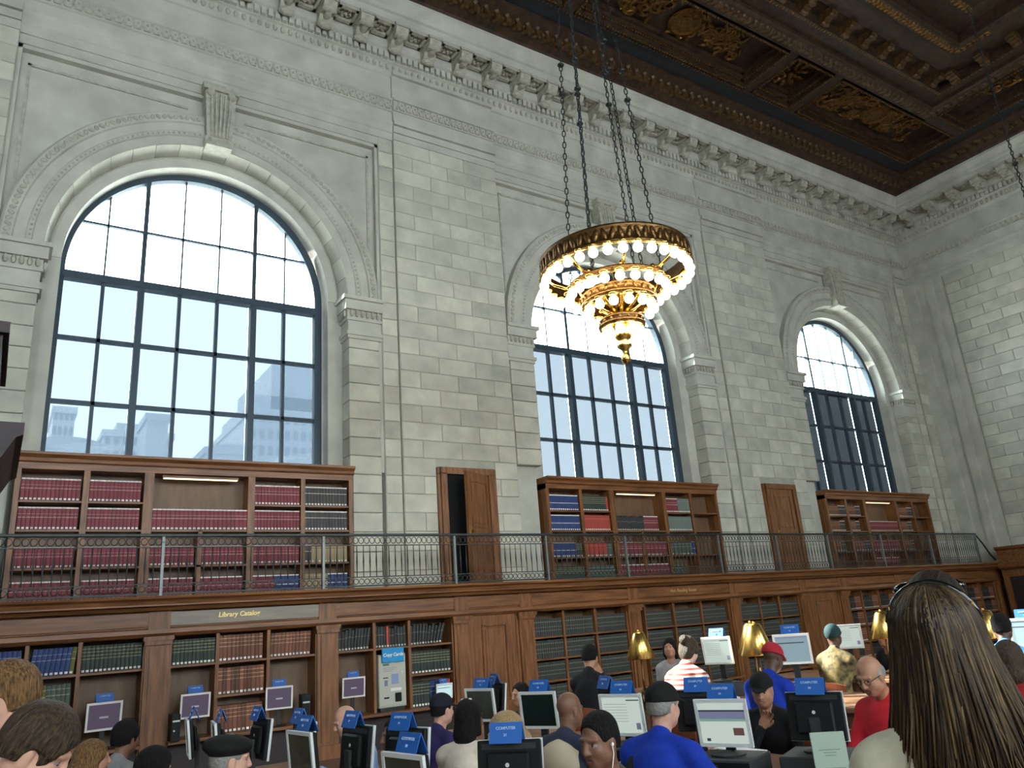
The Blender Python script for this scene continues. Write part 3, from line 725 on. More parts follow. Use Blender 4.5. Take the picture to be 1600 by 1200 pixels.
for k, (a,b) in enumerate(BAYX[3:]):
    w3 = (b-a)/3; cols = lower_case(a, b, (a+w3,a+2*w3), (1.38,.98,.58), LN[k], .2)
    for (u,v) in cols:
        for r, z in enumerate((1.38,.98,.58,.2)): shelf_row(u, v, YG+.03, z+.002, [('law',1)] if k < 3 else [('black',.6),('brown',.4)], .33 if z > .3 else .3, .05, seed=k)
yb = YG+.02
shelf_row(.06, .44, yb, 1.432, [('blue',1)], .36, .055, 'blue volume in the leftmost visible column of the lower shelves', 'blue volumes at the frame edge')
shelf_row(.50, 1.075, yb, 1.432, [('blue',.82),('lgreen',.18)], .36, .056, {'blue':'slanting navy volume on the top shelf behind the brown-haired heads','lgreen':'olive green volume beside the slanting navy ones'}, {'blue':'slanting navy volumes','lgreen':'olive volumes'}, lean=.10, slack=.03)
shelf_row(1.125, 1.90, yb, 1.432, [('green',1)], .36, .053, 'dark green gilt-banded volume on the shelf above the first wall monitor', 'dark green volumes above first wall monitor')
shelf_row(.50, 1.075, yb, .957, [('lgreen',.4),('teal',.6)], .36, .056, {'lgreen':'olive volume on the second shelf behind the brown-haired heads','teal':'grey-green volume on the second shelf behind the brown-haired heads'}, {'lgreen':'olive volumes, second shelf','teal':'grey-green volumes, second shelf'})
shelf_row(2.31, 2.925, yb, 1.432, [('green',1)], .36, .053, 'dark green gilt-banded volume left of the russet volumes', 'dark green volumes left of the russet ones')
for z, n_ in ((1.432,'top'),(.957,'middle'),(.422,'lowest')): shelf_row(2.975, 3.695, yb, z, [('brown',1)], .38, .058, 'russet leather volume in the middle column, %s shelf, below the name board' % n_, 'russet volumes, %s shelf' % n_)
shelf_row(3.745, 4.46, yb, 1.432, [('brown',1)], .36, .058, 'russet leather volume on the shelf above the tilted wall monitor', 'russet volumes above tilted monitor', lean=.05, slack=.05)
shelf_row(4.87, 5.475, yb, 1.432, [('black',1)], .34, .048, 'leaning black volume on the top shelf left of the vending machine', 'leaning black volumes', lean=(.04,.16), slack=.07)
shelf_row(5.525, 6.13, yb, 1.432, [('black',.30),('scarlet',.09),('black',.61)], .34, .05, {'black':'black volume on the shelf above the card vending machine','scarlet':'bright red volume among black ones above the vending machine'}, {'black':'black volumes above the vending machine','scarlet':'red volume'})
shelf_row(6.18, 6.97, yb, 1.432, [('black',1)], .34, .05, 'slumped black volume on the top shelf right of the vending machine', 'slumped black volumes', lean=(0,.34), slack=.14)
shelf_row(6.18, 6.97, yb, .957, [('green',1)], .36, .062, 'dark green volume with white dot labels right of the vending machine', 'green volumes right of the vending machine')
shelf_row(6.18, 6.97, yb, .422, [('green',.4),('blue',.2),('tan',.2),('scarlet',.2)], .40, .055)
me = bpy.data.meshes.new('shelved_books'); me.from_pydata(REST['v'], [], REST['f'])
for k in KEYS: me.materials.append(BK[k])
me.polygons.foreach_set('material_index', REST['m']); uv = me.uv_layers.new(name='UVMap')
lv = np.empty(len(me.loops), dtype=np.int32); me.loops.foreach_get('vertex_index', lv); U = np.array(REST['uv'], np.float32)[lv]; uv.data.foreach_set('uv', U.ravel()); me.update()
tag(obj('shelved_books', me), 'rows of bound volumes filling the more distant shelves', 'books', None, 'stuff')
print('books single', NBOOK[0], 'rest', len(REST['v'])//14)
# tall panelled doors in the casework
def case_door(n, x0, x1):
    t = struct(obj('door_%d' % n, None, None, ((x0+x1)/2, YG, FLOOR)), 'tall oak panelled door in the lower casework, number %d along' % (n-2)); h = (x1-x0)/2
    bxo('door_board', -h, h, .0, .05, 0, 2.0, WOOD, t)
    q = MB(); a = h*.52
    for (u0,u1,z0,z1) in ((-a,a,.5,.54),(-a,a,1.80,1.84),(-a,-a+.04,.5,1.84),(a-.04,a,.5,1.84)): q.cbox(u0,u1,-.03,.0,z0,z1,.008)
    q.build('panel_moulding', WOOD, t); bxo('raised_panel', -a+.07, a-.07, -.018, 0, .58, 1.76, WOOD, t, .012)
    q = MB(); q.box(-h,-h+.05,-.02,0,0,2.0); q.box(h-.05,h,-.02,0,0,2.0); q.build('door_stile', WOOD, t)
case_door(3, 7.36, 8.42); case_door(4, 17.12, 18.38)

# ------------------------------------------------------------------ gallery railing
rl = thing('gallery_railing', 'dark wrought iron railing with slim balusters along the gallery', 'railing', (11.5, 12.68, 2.42)); RX = -11.5
posts = [-2.5,-.4,2.06,4.53,7.01,9.07,11.13,13.96,16.0,18.04,20.4,22.84,25.45]
bxo('top_rail', -2.6+RX, 25.5+RX, -.035,.035,.86,.905, IRON, rl, .008); bxo('upper_bar', -2.6+RX, 25.5+RX, -.012,.012,.70,.715, IRON, rl)
bxo('lower_bar', -2.6+RX, 25.5+RX, -.012,.012,.17,.185, IRON, rl); bxo('bottom_rail', -2.6+RX, 25.5+RX, -.02,.02,.02,.045, IRON, rl)
pm = MB(); pm.box(-.02,.02,-.028,.028,0,.88); pm.ball((0,0,.78),(.035,.035,.03),8,6); pm = pm.mesh('post', IRONL)
for x in posts: obj('post', pm, rl, (x+RX,0,0))
bmx = MB(); bmx.tube([(0,0,.18),(0,0,.30),(0,0,.44),(0,0,.58),(0,0,.71)], [.007,.008,.014,.008,.007], 6); bmx = bmx.mesh('baluster', IRON, smooth=True)
q = MB(); q.tube([(.045*math.cos(a),0,.79+.055*math.sin(a)) for a in np.linspace(0,2*math.pi,11)[:-1]], .008, 5, closed=True)
q.tube([(.045*math.cos(a),0,.105+.045*math.sin(a)) for a in np.linspace(0,2*math.pi,11)[:-1]], .008, 5, closed=True)
for sx in (-1,1): q.tube([(sx*.045,0,.76),(sx*.01,0,.79),(sx*.045,0,.82)], .007, 4); q.tube([(sx*.045,0,.08),(sx*.01,0,.105),(sx*.045,0,.13)], .007, 4)
scm = q.mesh('scroll_ring', IRON)
nb = 0
for a, b in zip(posts[1:-1], posts[2:]):
    n = round((b-a)/.118)
    for k in range(1, n):
        x = a+(b-a)*k/n; obj('baluster', bmx, rl, (x+RX,0,0)); nb += 1
q = MB(); i0 = 0
for x in np.arange(-.3, 25.4, .10):
    for (z, r_) in ((.79,.055),(.105,.045)): q.tube([(x+RX+.046*math.cos(a),0,z+r_*math.sin(a)) for a in np.linspace(0,2*math.pi,9)[:-1]], .007, 4, closed=True)
tag(q.build('scroll_band', IRON, rl), kind='stuff')
q = MB(); q.tube([(25.48+RX,0,.88),(25.7+RX,-.05,.6),(25.95+RX,-.08,.25),(26.2+RX,-.08,.06)], .025, 8)
q.build('end_scroll', IRON, rl)
# oak partition on the end wall
t = thing('end_bookcase', 'dark oak bookcase with a moulded top along the end wall', 'bookcase', (XR-.55, 8.0, FLOOR))
bxo('carcass', -.45,.40,-4.5,4.6,0,2.35,WOOD,t); q = MB(); q.prism([(-.45,2.3),(-.60,2.38),(-.62,2.5),(-.5,2.55),(-.5,2.9),(-.6,2.95),(-.62,3.02),(.4,3.02),(.4,2.3)], 'y', -4.5, 4.6); q.build('cornice', WOODH, t, fix=True)
for k in range(5): bxo('shelf_bay', -.47,-.44,-4.3+1.8*k,-2.8+1.8*k,.9,2.1,DWOOD,t)

# ------------------------------------------------------------------ kiosk at the left edge
t = thing('kiosk', 'dark wooden kiosk with an overhanging cornice at the left frame edge', 'kiosk', (-1.4, 6.6, FLOOR))
bxo('body', -1.2,1.20,-.6,.6,0,2.75,DWOOD,t,.02)
q = MB(); q.prism([(1.18,2.70),(1.26,2.78),(1.28,2.95),(1.36,3.08),(1.42,3.2),(1.46,3.22),(1.46,3.30),(-1.46,3.30),(-1.46,3.22),(-1.18,2.70)], 'y', -.75, .75); q.build('cornice', DWOOD, t, fix=True)
q = MB(); q.box(-1.32,1.31,-.62,.62,3.30,3.42); q.box(-1.28,1.275,-.6,.6,3.42,3.95); q.box(-1.33,1.31,-.65,.65,3.95,4.03); q.build('attic', DWOOD, t)

# ------------------------------------------------------------------ city outside
def bmat(n, c): return mat(n, c, .8, var=.12, scale=.3)
PAL = bmat('pale_masonry', (.42,.42,.42)); MID = bmat('grey_masonry', (.24,.25,.27)); DRK = bmat('dark_masonry', (.10,.105,.11))
WIN = mat('building_window_glass', (.05,.07,.09), .2)
def building(name, label, x0, x1, y, top, m, depth=16, setbacks=(), win=None, dome=False, base=-12):
    t = thing(name, label, 'building', ((x0+x1)/2, y+depth/2, base)); hx = (x1-x0)/2
    q = MB(); q.box(-hx,hx,-depth/2,depth/2,0,top-base)
    q.build('tower_wall', m, t)
    for (a,b,zt) in setbacks: bxo('setback', a-(x0+x1)/2, b-(x0+x1)/2, -depth/2+1, depth/2-1, top-base, zt-base, m, t)
    bxo('parapet', -hx-.2, hx+.2, -depth/2-.2, depth/2+.2, top-base-.5, top-base+.3, m, t)
    if dome:
        q = MB(); n = 16; q.prism([(-hx*math.cos(math.pi*i/n), top-base+(hx*.28)*math.sin(math.pi*i/n)) for i in range(n+1)], 'y', -depth/2, depth/2); q.build('vaulted_roof', m, t, fix=True)
    if win:
        nx, nz, z0 = win; wm = MB(); ww = 2*hx/nx*.5; wh = (top-z0)/nz*.55; wm.box(-ww/2,ww/2,-.12,0,0,wh); wm = wm.mesh('window', WIN)
        for i in range(nx):
            for j in range(nz): obj('window', wm, t, (-hx+2*hx*(i+.5)/nx, -depth/2, z0-base+(top-z0)*(j+.3)/nz))
building('slab_tower', 'slim pale tower behind the vaulted roof outside first window', 3.7, 5.9, 100, 29.2, PAL, 10, win=(4,4,22))
building('vaulted_hall', 'grey hall with a low vaulted roof beneath the slim tower', 2.0, 8.2, 92, 23.2, MID, 8, dome=True)
building('office_block', 'broad flat-topped block in the middle of the skyline', 9.0, 16.6, 100, 26.8, PAL, 10, setbacks=((10.4,13.6,28.3),), win=(8,3,21))
building('plant_block', 'small dark block beside the broad flat-topped one', 12.2, 14.4, 90, 26.4, MID, 6)
building('vaulted_shed', 'grey shed with a curved roof before the stepped tower', 19.5, 25.2, 95, 24.2, MID, 8, dome=True)
building('stepped_tower', 'tall stepped tower at the right of first window', 25.8, 48, 100, 31.0, MID, 20, setbacks=((26.6,48,33.5),(28.8,48,38.0)), win=(20,5,20))
building('sky_blocker_slab', 'unseen slab block added outside, left of all the windows, to block sky light', -106, -25, 27, 62, MID, 26, win=(18,12,4))  # added out of view to keep side sky light off the end wall
# ------------------------------------------------------------------ signed-distance bodies
def sd_cap(P, a, b, ra, rb):
    a = np.array(a, np.float32); b = np.array(b, np.float32); ab = b-a; d = P-a
    t = np.clip((d@ab)/max(float(ab@ab),1e-9), 0, 1); q = d-t[...,None]*ab
    return np.sqrt((q*q).sum(-1))-(ra+(rb-ra)*t)
def sd_ell(P, c, r, M=None):
    q = P-np.array(c, np.float32)
    if M is not None: q = q@M
    r = np.array(r, np.float32); k0 = np.sqrt(((q/r)**2).sum(-1)); k1 = np.sqrt(((q/(r*r))**2).sum(-1))
    return k0*(k0-1)/np.maximum(k1, 1e-6)
class Field:
    def __init__(s, lo, hi, h):
        s.h = h; s.lo = np.array(lo, np.float32); n = np.ceil((np.array(hi)-lo)/h).astype(int)+1; s.n = n
        s.F = np.full(n, .5, np.float32); s.T = np.zeros(n, np.int8); s.B = np.full(n, .5, np.float32)
    def _sub(s, lo, hi):
        i0 = np.clip(np.floor((np.array(lo)-s.lo)/s.h).astype(int), 0, s.n); i1 = np.clip(np.ceil((np.array(hi)-s.lo)/s.h).astype(int)+1, 0, s.n)
        sl = tuple(slice(a,b) for a,b in zip(i0,i1)); ax = [s.lo[k]+s.h*np.arange(i0[k],i1[k],dtype=np.float32) for k in range(3)]
        return sl, np.stack(np.meshgrid(*ax, indexing='ij'), -1)
    def _put(s, fn, lo, hi, tag_, k, sub=False):
        sl, P = s._sub(lo, hi)
        if P.size == 0: return
        d = fn(P); F = s.F[sl]
        if sub:
            s.F[sl] = np.maximum(F, -d); return
        near = d < s.B[sl]; s.T[sl] = np.where(near, tag_, s.T[sl]); s.B[sl] = np.minimum(s.B[sl], d)
        hh = np.clip(.5+.5*(F-d)/k, 0, 1); s.F[sl] = F+(d-F)*hh-k*hh*(1-hh)
    def cap(s, a, b, ra, rb=None, tag_=0, k=.02):
        rb = ra if rb is None else rb; m = max(ra,rb)+k+3*s.h; a = np.array(a,float); b = np.array(b,float)
        s._put(lambda P: sd_cap(P,a,b,ra,rb), np.minimum(a,b)-m, np.maximum(a,b)+m, tag_, k)
    def ell(s, c, r, tag_=0, k=.02, M=None, sub=False):
        m = max(r)+k+3*s.h; c = np.array(c,float); s._put(lambda P: sd_ell(P,c,r,M), c-m, c+m, tag_, k, sub)
    def cut(s, fn): sl, P = s._sub(s.lo, s.lo+s.h*s.n); s.F = np.maximum(s.F, fn(P)[:s.n[0],:s.n[1],:s.n[2]])
    def mesh(s):
        F = s.F; n = s.n; ins = F < 0
        c = np.zeros(n-1, np.int8)
        for i in (0,1):
            for j in (0,1):
                for k in (0,1): c += ins[i:n[0]-1+i, j:n[1]-1+j, k:n[2]-1+k]
        act = np.argwhere((c > 0) & (c < 8)); ids = np.full(n-1, -1, np.int32); ids[tuple(act.T)] = np.arange(len(act))
        acc = np.zeros((len(act),3)); cnt = np.zeros(len(act)); C = [(i,j,k) for i in (0,1) for j in (0,1) for k in (0,1)]
        for p in C:
            for ax in range(3):
                if p[ax]: continue
                q = list(p); q[ax] = 1; fa = F[tuple((act+p).T)]; fb = F[tuple((act+q).T)]; mk = (fa < 0) != (fb < 0)
                t = np.where(mk, fa/np.where(mk, fa-fb, 1), 0); pt = act+np.array(p, float); pt[:,ax] += t
                acc[mk] += pt[mk]; cnt[mk] += 1
        V = s.lo+s.h*(acc/cnt[:,None]); Q = []; tg = []
        for ax in range(3):
            u, w_ = [(1,2),(2,0),(0,1)][ax]; sl0 = [slice(None)]*3; sl1 = [slice(None)]*3; sl0[ax] = slice(0,-1); sl1[ax] = slice(1,None)
            a = ins[tuple(sl0)]; b = ins[tuple(sl1)]; e = np.argwhere(a != b); e = e[(e[:,u] > 0) & (e[:,w_] > 0) & (e[:,u] < n[u]-1) & (e[:,w_] < n[w_]-1)]
            if not len(e): continue
            du = np.zeros(3,int); du[u] = 1; dw = np.zeros(3,int); dw[w_] = 1
            f = np.stack([ids[tuple((e-du-dw).T)], ids[tuple((e-dw).T)], ids[tuple(e.T)], ids[tuple((e-du).T)]], 1)
            fl = ~a[tuple(e.T)]; f[fl] = f[fl][:,::-1]; Q.append(f); tg.append(s.T[tuple(e.T)])
        return V, np.concatenate(Q), np.concatenate(tg)
# head template: tags 0 skin, 4 eye white, 5 iris, 6 lips
def head_field(h=.0055):
    f = Field((-.10,-.13,-.24), (.10,.135,.14), h)
    f.ell((0,-.018,.035), (.074,.094,.088)); f.ell((0,.02,-.03), (.062,.070,.088), k=.03); f.ell((0,.045,-.082), (.036,.038,.030), k=.03)
    for s_ in (-1,1):
        f.ell((s_*.036,.052,-.028), (.026,.026,.028), k=.02); f.cap((s_*.012,.084,.030), (s_*.046,.070,.026), .010, .008, k=.012)
        f.ell((s_*.074,-.012,-.008), (.010,.022,.032), k=.006); f.ell((s_*.050,.0,-.06), (.022,.04,.03), k=.03)
    f.cap((0,.088,.018), (0,.104,-.026), .0085, .0135, k=.010)
    for s_ in (-1,1): f.ell((s_*.012,.094,-.030), (.009,.010,.008), k=.006)
    for s_ in (-1,1): f.ell((s_*.031,.100,.008), (.019,.024,.012), sub=True)
    for s_ in (-1,1): f.ell((s_*.031,.0700,.0065), (.0125,.0110,.0062), 4, k=.0015); f.ell((s_*.031,.0790,.0065), (.0052,.0035,.0056), 5, k=.001); f.cap((s_*.019,.076,.0145), (s_*.044,.070,.0135), .0045, .004, k=.003)
    f.cap((-.020,.080,-.058), (.020,.080,-.058), .0065, tag_=6, k=.006); f.cap((-.015,.080,-.068), (.015,.080,-.068), .0075, tag_=6, k=.006)
    f.ell((0,.096,-.063), (.024,.016,.0022), sub=True)
    f.cap((0,-.022,-.06), (0,-.045,-.22), .052, .058, k=.03)
    return f.mesh()
HEAD = head_field()
def hand_field(h=.004):
    """right hand, palm facing down (-Z), fingers towards +Y, thumb on the -X side; wrist at the origin"""
    f = Field((-.075,-.05,-.08), (.065,.20,.05), h)
    f.cap((0,-.04,0), (0,.0,0), .024, .026); f.ell((0,.045,0), (.040,.050,.015), k=.015)
    for x, L in ((-.030,.074),(-.010,.084),(.011,.078),(.030,.060)):
        b = np.array((x,.084,.002)); a1 = b+np.array((x*.10,L*.48,-.008)); a2 = a1+np.array((0,L*.30,-.020)); a3 = a2+np.array((0,L*.12,-.022))
        f.cap((x*.8,.04,.0), b, .010, .0098, k=.008); f.cap(b, a1, .0098, .0088, k=.003); f.cap(a1, a2, .0088, .008, k=.003); f.cap(a2, a3, .008, .007, k=.003)
    f.cap((-.018,.018,-.004), (-.046,.052,-.014), .015, .012, k=.012); f.cap((-.046,.052,-.014), (-.056,.082,-.022), .011, .0095, k=.003); f.cap((-.056,.082,-.022), (-.052,.102,-.028), .0095, .008, k=.003)
    return f.mesh()
HAND = hand_field()
# hair and hats, in head coordinates
def hair_field(style):
    f = Field((-.16,-.24,-.42), (.16,.20,.20), .0075)
    if style in ('short','afro','crew','mop'):
        g = {'short':.012,'afro':.024,'crew':.006,'mop':.020}[style]
        f.ell((0,-.020,.040), (.076+g,.095+g,.090+g)); f.ell((0,-.055,-.02), (.068+g*.6,.055+g*.6,.075), k=.03)
        f.ell((0,.112,-.018 if style != 'mop' else -.05), (.088 if style == 'mop' else .125,.085,.118), sub=True); f.ell((0,.03,-.115), (.2,.2,.088), sub=True)
        for s_ in (-1,1): f.ell((s_*.085,.012,-.015), (.022,.03,.035), sub=True)
    elif style == 'balding':
        f.ell((0,-.030,.005), (.083,.092,.070)); f.ell((0,.105,-.02), (.10,.11,.12), sub=True); f.ell((0,.015,.105), (.085,.105,.075), sub=True); f.ell((0,.0,-.115), (.2,.2,.07), sub=True)
    elif style in ('bob','long','bun','tail'):
        f.ell((0,-.022,.040), (.090,.108,.102)); f.ell((0,-.065,-.03), (.082,.060,.10), k=.03)
        for s_ in (-1,1): f.cap((s_*.072,-.01,.02), (s_*.078,-.01,-.09 if style != 'bun' else -.02), .026, .022, k=.02)
        if style == 'bob': f.ell((0,-.075,-.10), (.095,.065,.085), k=.03)
        if style == 'long': f.cap((0,-.09,-.05), (0,-.12,-.33), .075, .06, k=.04); f.cap((-.05,-.07,-.05), (-.07,-.09,-.30), .05, .035, k=.03); f.cap((.05,-.07,-.05), (.07,-.09,-.30), .05, .035, k=.03)
        if style == 'bun': f.ell((0,-.135,.055), (.05,.045,.05), k=.015)
        if style == 'tail': f.cap((0,-.12,.03), (0,-.17,-.14), .035, .018, k=.02)
        f.ell((0,.105,-.035), (.072,.085,.108), sub=True)
    return f.mesh()
def cap_field():
    f = Field((-.13,-.16,-.06), (.13,.22,.19), .006)
    f.ell((0,-.018,.045), (.092,.112,.098)); f.cut(lambda P: .030-P[...,2]+P[...,1]*.06)
    return f
def hat_mesh(style):
    if style == 'cap':
        f = cap_field()
        for s_ in np.linspace(-1,1,7): f.cap((s_*.062,.062,.042), (s_*.045,.175-.05*s_*s_,.030), .0075, .006, k=.01)
        return f.mesh()
    if style == 'beanie':
        f = Field((-.13,-.16,-.06), (.13,.16,.19), .006); f.ell((0,-.018,.040), (.092,.112,.105)); f.cut(lambda P: .006-P[...,2]+P[...,1]*.25); f.cap((-.05,.085,.035),(.05,.085,.035),.014,k=.02); return f.mesh()
    f = Field((-.16,-.18,-.06), (.16,.18,.19), .006); f.ell((0,-.03,.075), (.118,.135,.060)); f.ell((0,-.018,.045), (.088,.106,.06), k=.02); f.cut(lambda P: .032-P[...,2]+P[...,1]*.12); return f.mesh()
_sty = {}
def style_mesh(style, m, name):
    k = (style, m.name)
    if k not in _sty:
        V, Q, T = hat_mesh(style) if style in ('cap','beanie','beret') else hair_field(style)
        _sty[k] = raw_mesh(name, V, Q, None, [m])
    return _sty[k]
def raw_mesh(name, V, Q, T, mats):
    me = bpy.data.meshes.new(name); me.vertices.add(len(V)); me.vertices.foreach_set('co', np.ascontiguousarray(V, np.float32).ravel())
    n = len(Q); me.loops.add(n*4); me.loops.foreach_set('vertex_index', np.ascontiguousarray(Q, np.int32).ravel()); me.polygons.add(n); me.polygons.foreach_set('loop_start', np.arange(0,n*4,4,dtype=np.int32))
    for m in mats: me.materials.append(m)
    if T is not None: me.polygons.foreach_set('material_index', T.astype(np.int32))
    me.update(calc_edges=True); me.validate(); me.polygons.foreach_set('use_smooth', np.ones(len(me.polygons), bool)); return me
def rotm(yaw=0, pitch=0, roll=0): return np.array((Matrix.Rotation(R(-yaw),3,'Z') @ Matrix.Rotation(R(pitch),3,'X') @ Matrix.Rotation(R(roll),3,'Y')))
EYEW = mat('eye_white', (.24,.21,.20), .4); IRIS = mat('iris', (.03,.02,.015), .2)
def skin(n, c): return mat('skin_'+n, c, .5, var=.08, scale=30, spec=.4)
SK = dict(fair=skin('fair', (.52,.29,.21)), pale=skin('pale', (.60,.38,.30)), tan=skin('tan', (.36,.18,.11)), dark=skin('dark', (.075,.036,.022)), brown=skin('brown', (.17,.08,.048)))
LIPS = {k: mat('lips_'+k, tuple(c*f for c, f in zip(v, (1,1,1))), .4) for k, v in dict(fair=(.40,.15,.13), pale=(.45,.2,.18), tan=(.26,.10,.08), dark=(.07,.03,.025), brown=(.13,.05,.04)).items()}
def cloth(n, c, var=.12, scale=14): return mat('cloth_'+n, c, .85, var=var, scale=scale, bump=.25, spec=.2)
HAIR = dict(brown=mat('hair_brown', (.022,.013,.008), .55, var=.5, scale=26, stretch=(5,5,1), bump=.9, spec=.3, col2=(.055,.034,.019)), black=mat('hair_black', (.007,.006,.006), .8, var=.5, scale=30, stretch=(4,4,1), bump=.9, spec=.2), grey=mat('hair_grey', (.20,.19,.18), .6, var=.25, scale=40, bump=.5), blond=mat('hair_blond', (.30,.19,.08), .5, var=.35, scale=30, stretch=(6,6,1), bump=.5), red=mat('hair_auburn', (.10,.048,.018), .6, var=.6, scale=26, stretch=(5,5,1), bump=.9, spec=.25, col2=(.17,.09,.035)))
def ik(S, H, L1, L2, pole):
    S = np.array(S,float); H = np.array(H,float); d = H-S; L = np.linalg.norm(d); L = min(L, (L1+L2)*.995); dn = d/np.linalg.norm(d); H = S+dn*L
    a = (L1*L1-L2*L2+L*L)/(2*L); hh = math.sqrt(max(L1*L1-a*a, 0)); p = np.array(pole,float); p -= dn*(p@dn); p /= np.linalg.norm(p)+1e-9
    return S+dn*a+p*hh, H
def person(label, x, y, face, top, shirt, sk='fair', hair=None, hat=None, pants=None, pose='type', lean=8, hyaw=0, hpitch=0, hroll=0, sleeve=True, stand=False, stripe=None, res=.013, bulk=1.0, seat=None, glasses=False):
    """face: heading in degrees from +Y clockwise; top: height of the crown in world z"""
    H = top-FLOOR; pants = pants or cloth('charcoal_trousers', (.03,.032,.038)); shoe = mat('shoe_leather', (.015,.012,.011), .4)
    W = bulk; f = None
    if stand: hip = .53*H; seatz = None
    else: hip = min(.55, H-.80); seatz = hip-.11
    up = Matrix.Rotation(R(-lean), 3, 'X')
    def B(v): q = up @ Vector((v[0],v[1],v[2])); return np.array((q[0], q[1], q[2]+hip))     # upper body point, relative to the hips
    hd = .235 if H > 1.0 else .22
    # spine length so that the crown reaches `top`
    rh = rotm(hyaw, hpitch, hroll); crown = rh@np.array((0,-.02,.125))
    spine = .47
    for _ in range(8):
        nb = B((0,-.01,spine)); hc = nb+np.array((0,.035,.02))+rh@np.array((0,.022,.13)); spine += (H-(hc+crown)[2])*.95
    sp = spine/.50
    lo = (-.50,-.45,0); hi = (.50,.80,H+.02); f = Field(lo, hi, res)
    k = .035
    f.ell(B((0,0,.03)), (.165*W,.125*W,.12), 2, k); f.ell(B((0,.012*W,.17*sp)), (.150*W,.118*W,.16*sp), 1, k); f.ell(B((0,.0,.33*sp)), (.172*W,.120*W,.16*sp), 1, k)
    sh = [B((s_*.170*W,-.005,.415*sp)) for s_ in (-1,1)]; f.cap(sh[0], sh[1], .056*W, tag_=1, k=k)
    for s_ in (-1,1): f.cap(B((s_*.03,-.025,.485*sp)), B((s_*.14*W,-.015,.445*sp)), .045, .05, 1, k)
    f.cap(B((0,-.02,.44*sp)), B((0,-.012,.50*sp)), .070, .060, 1, .02)           # collar
    hands = []
    fw = {'type':((-.17,.44,.70),(.17,.44,.70)), 'lap':((-.10,.28,.62),(.10,.28,.62)), 'chin':None, 'mouse':((-.15,.36,.70),(.30,.55,.70)), 'down':((-.24,.05,.86),(.24,.05,.86)), 'face':None}[pose if pose in ('type','lap','chin','mouse','down','face') else 'type']
    for i, s_ in enumerate((-1,1)):
        if pose in ('chin','face') and s_ == (1 if pose == 'chin' else 1): tgt = hc+rh@np.array((s_*.035,.095,-.25) if pose == 'chin' else (s_*.09,.075,-.17)); pole = (s_*.5,.2,-1)
        elif fw: tgt = np.array(fw[i]); pole = (s_*.45,-.45,-1)
        else: tgt = np.array((-.05,.36,.66)); pole = (s_*.45,-.45,-1)
        if stand and pose == 'down': tgt = np.array((s_*.25,.06,hip-.06)); pole = (s_*.3,-1,0)
        E_, Hn = ik(sh[i], tgt, .285*min(sp,1.1), .255*min(sp,1.1), pole)
        f.cap(sh[i], E_, .056*W, .046*W, 1, k); d = Hn-E_; w1 = E_+d*.97
        if sleeve: f.cap(E_, w1, .046*W, .034, 1, .02)
        else: f.cap(sh[i]*.4+E_*.6, E_, .040, .038, 0, .008); f.cap(E_, w1, .040, .027, 0, .02)
        hands.append((Hn, d/np.linalg.norm(d), s_))
    for s_ in (-1,1):
        if stand: kn = (s_*.10,.03,hip*.52); an = (s_*.10,0,.08)
        else: kn = (s_*.13,.42,max(.48,hip-.04)); an = (s_*.13,.36,.09)
        f.cap((s_*.085,0,hip), kn, .085*W, .062, 2, .03); f.cap(kn, an, .060, .042, 2, .02); f.cap((an[0],an[1]-.03,.045), (an[0],an[1]+.15,.035), .042, .036, 3, .02)
    V, Q, T = f.mesh(); Vs = [V]; Qs = [Q]; Ts = [T]; n = len(V)
    hv = HEAD[0]@rh.T+hc; Vs.append(hv); Qs.append(HEAD[1]+n); Ts.append(HEAD[2]); n += len(hv)
    for Hn, d, s_ in hands:
        Y = d; upv = np.array((0,0,1.0)); 
        if pose in ('chin','face') and s_ == 1: upv = np.array((.4,-1,.1))
        X = np.cross(Y, upv); X /= np.linalg.norm(X)+1e-9; Z = np.cross(X, Y); M = np.stack([X*(1 if s_ > 0 else -1), Y, Z], 1)
        hv = HAND[0]@M.T+Hn; q = HAND[1] if s_ > 0 else HAND[1][:,::-1]
        Vs.append(hv); Qs.append(q+n); Ts.append(np.zeros(len(q), np.int8)); n += len(hv)
    V = np.concatenate(Vs); Q = np.concatenate(Qs); T = np.concatenate(Ts)
    mats = [SK[sk], shirt, pants, shoe, EYEW, IRIS, LIPS[sk]]
    fx, fy = math.sin(R(face)), math.cos(R(face)); x, y = x-fx*hc[1], y-fy*hc[1]        # x, y came in as the place of the head
    t = thing('person', label, 'person', (x, y, FLOOR), -R(face))
    if stripe is not None: mats[1] = stripe
    obj('body', raw_mesh('body', V, Q, T, mats), t)
    e = Matrix(rh.tolist()).to_euler()
    def on_head(name, style, m): return obj(name, style_mesh(style, m, name), t, tuple(hc), e)
    if hair: on_head('hair', hair[0], HAIR[hair[1]])
    if hat: on_head('hat', hat[0], hat[1])
    if glasses:
        q = MB()
        for s_ in (-1,1): q.tube([(s_*.034+.021*math.cos(a),.094,.006+.016*math.sin(a)) for a in np.linspace(0,2*math.pi,13)[:-1]], .002, 5, closed=True); q.tube([(s_*.056,.090,.012),(s_*.080,.0,.008)], .002, 5)
        q.tube([(-.012,.096,.010),(.012,.096,.010)], .002, 5); q.build('eyeglasses', BLACK, t, tuple(hc), e)
    if not stand and seat: make_chair(seat, x, y, face, seatz)
    return t, seatz, hc, rh

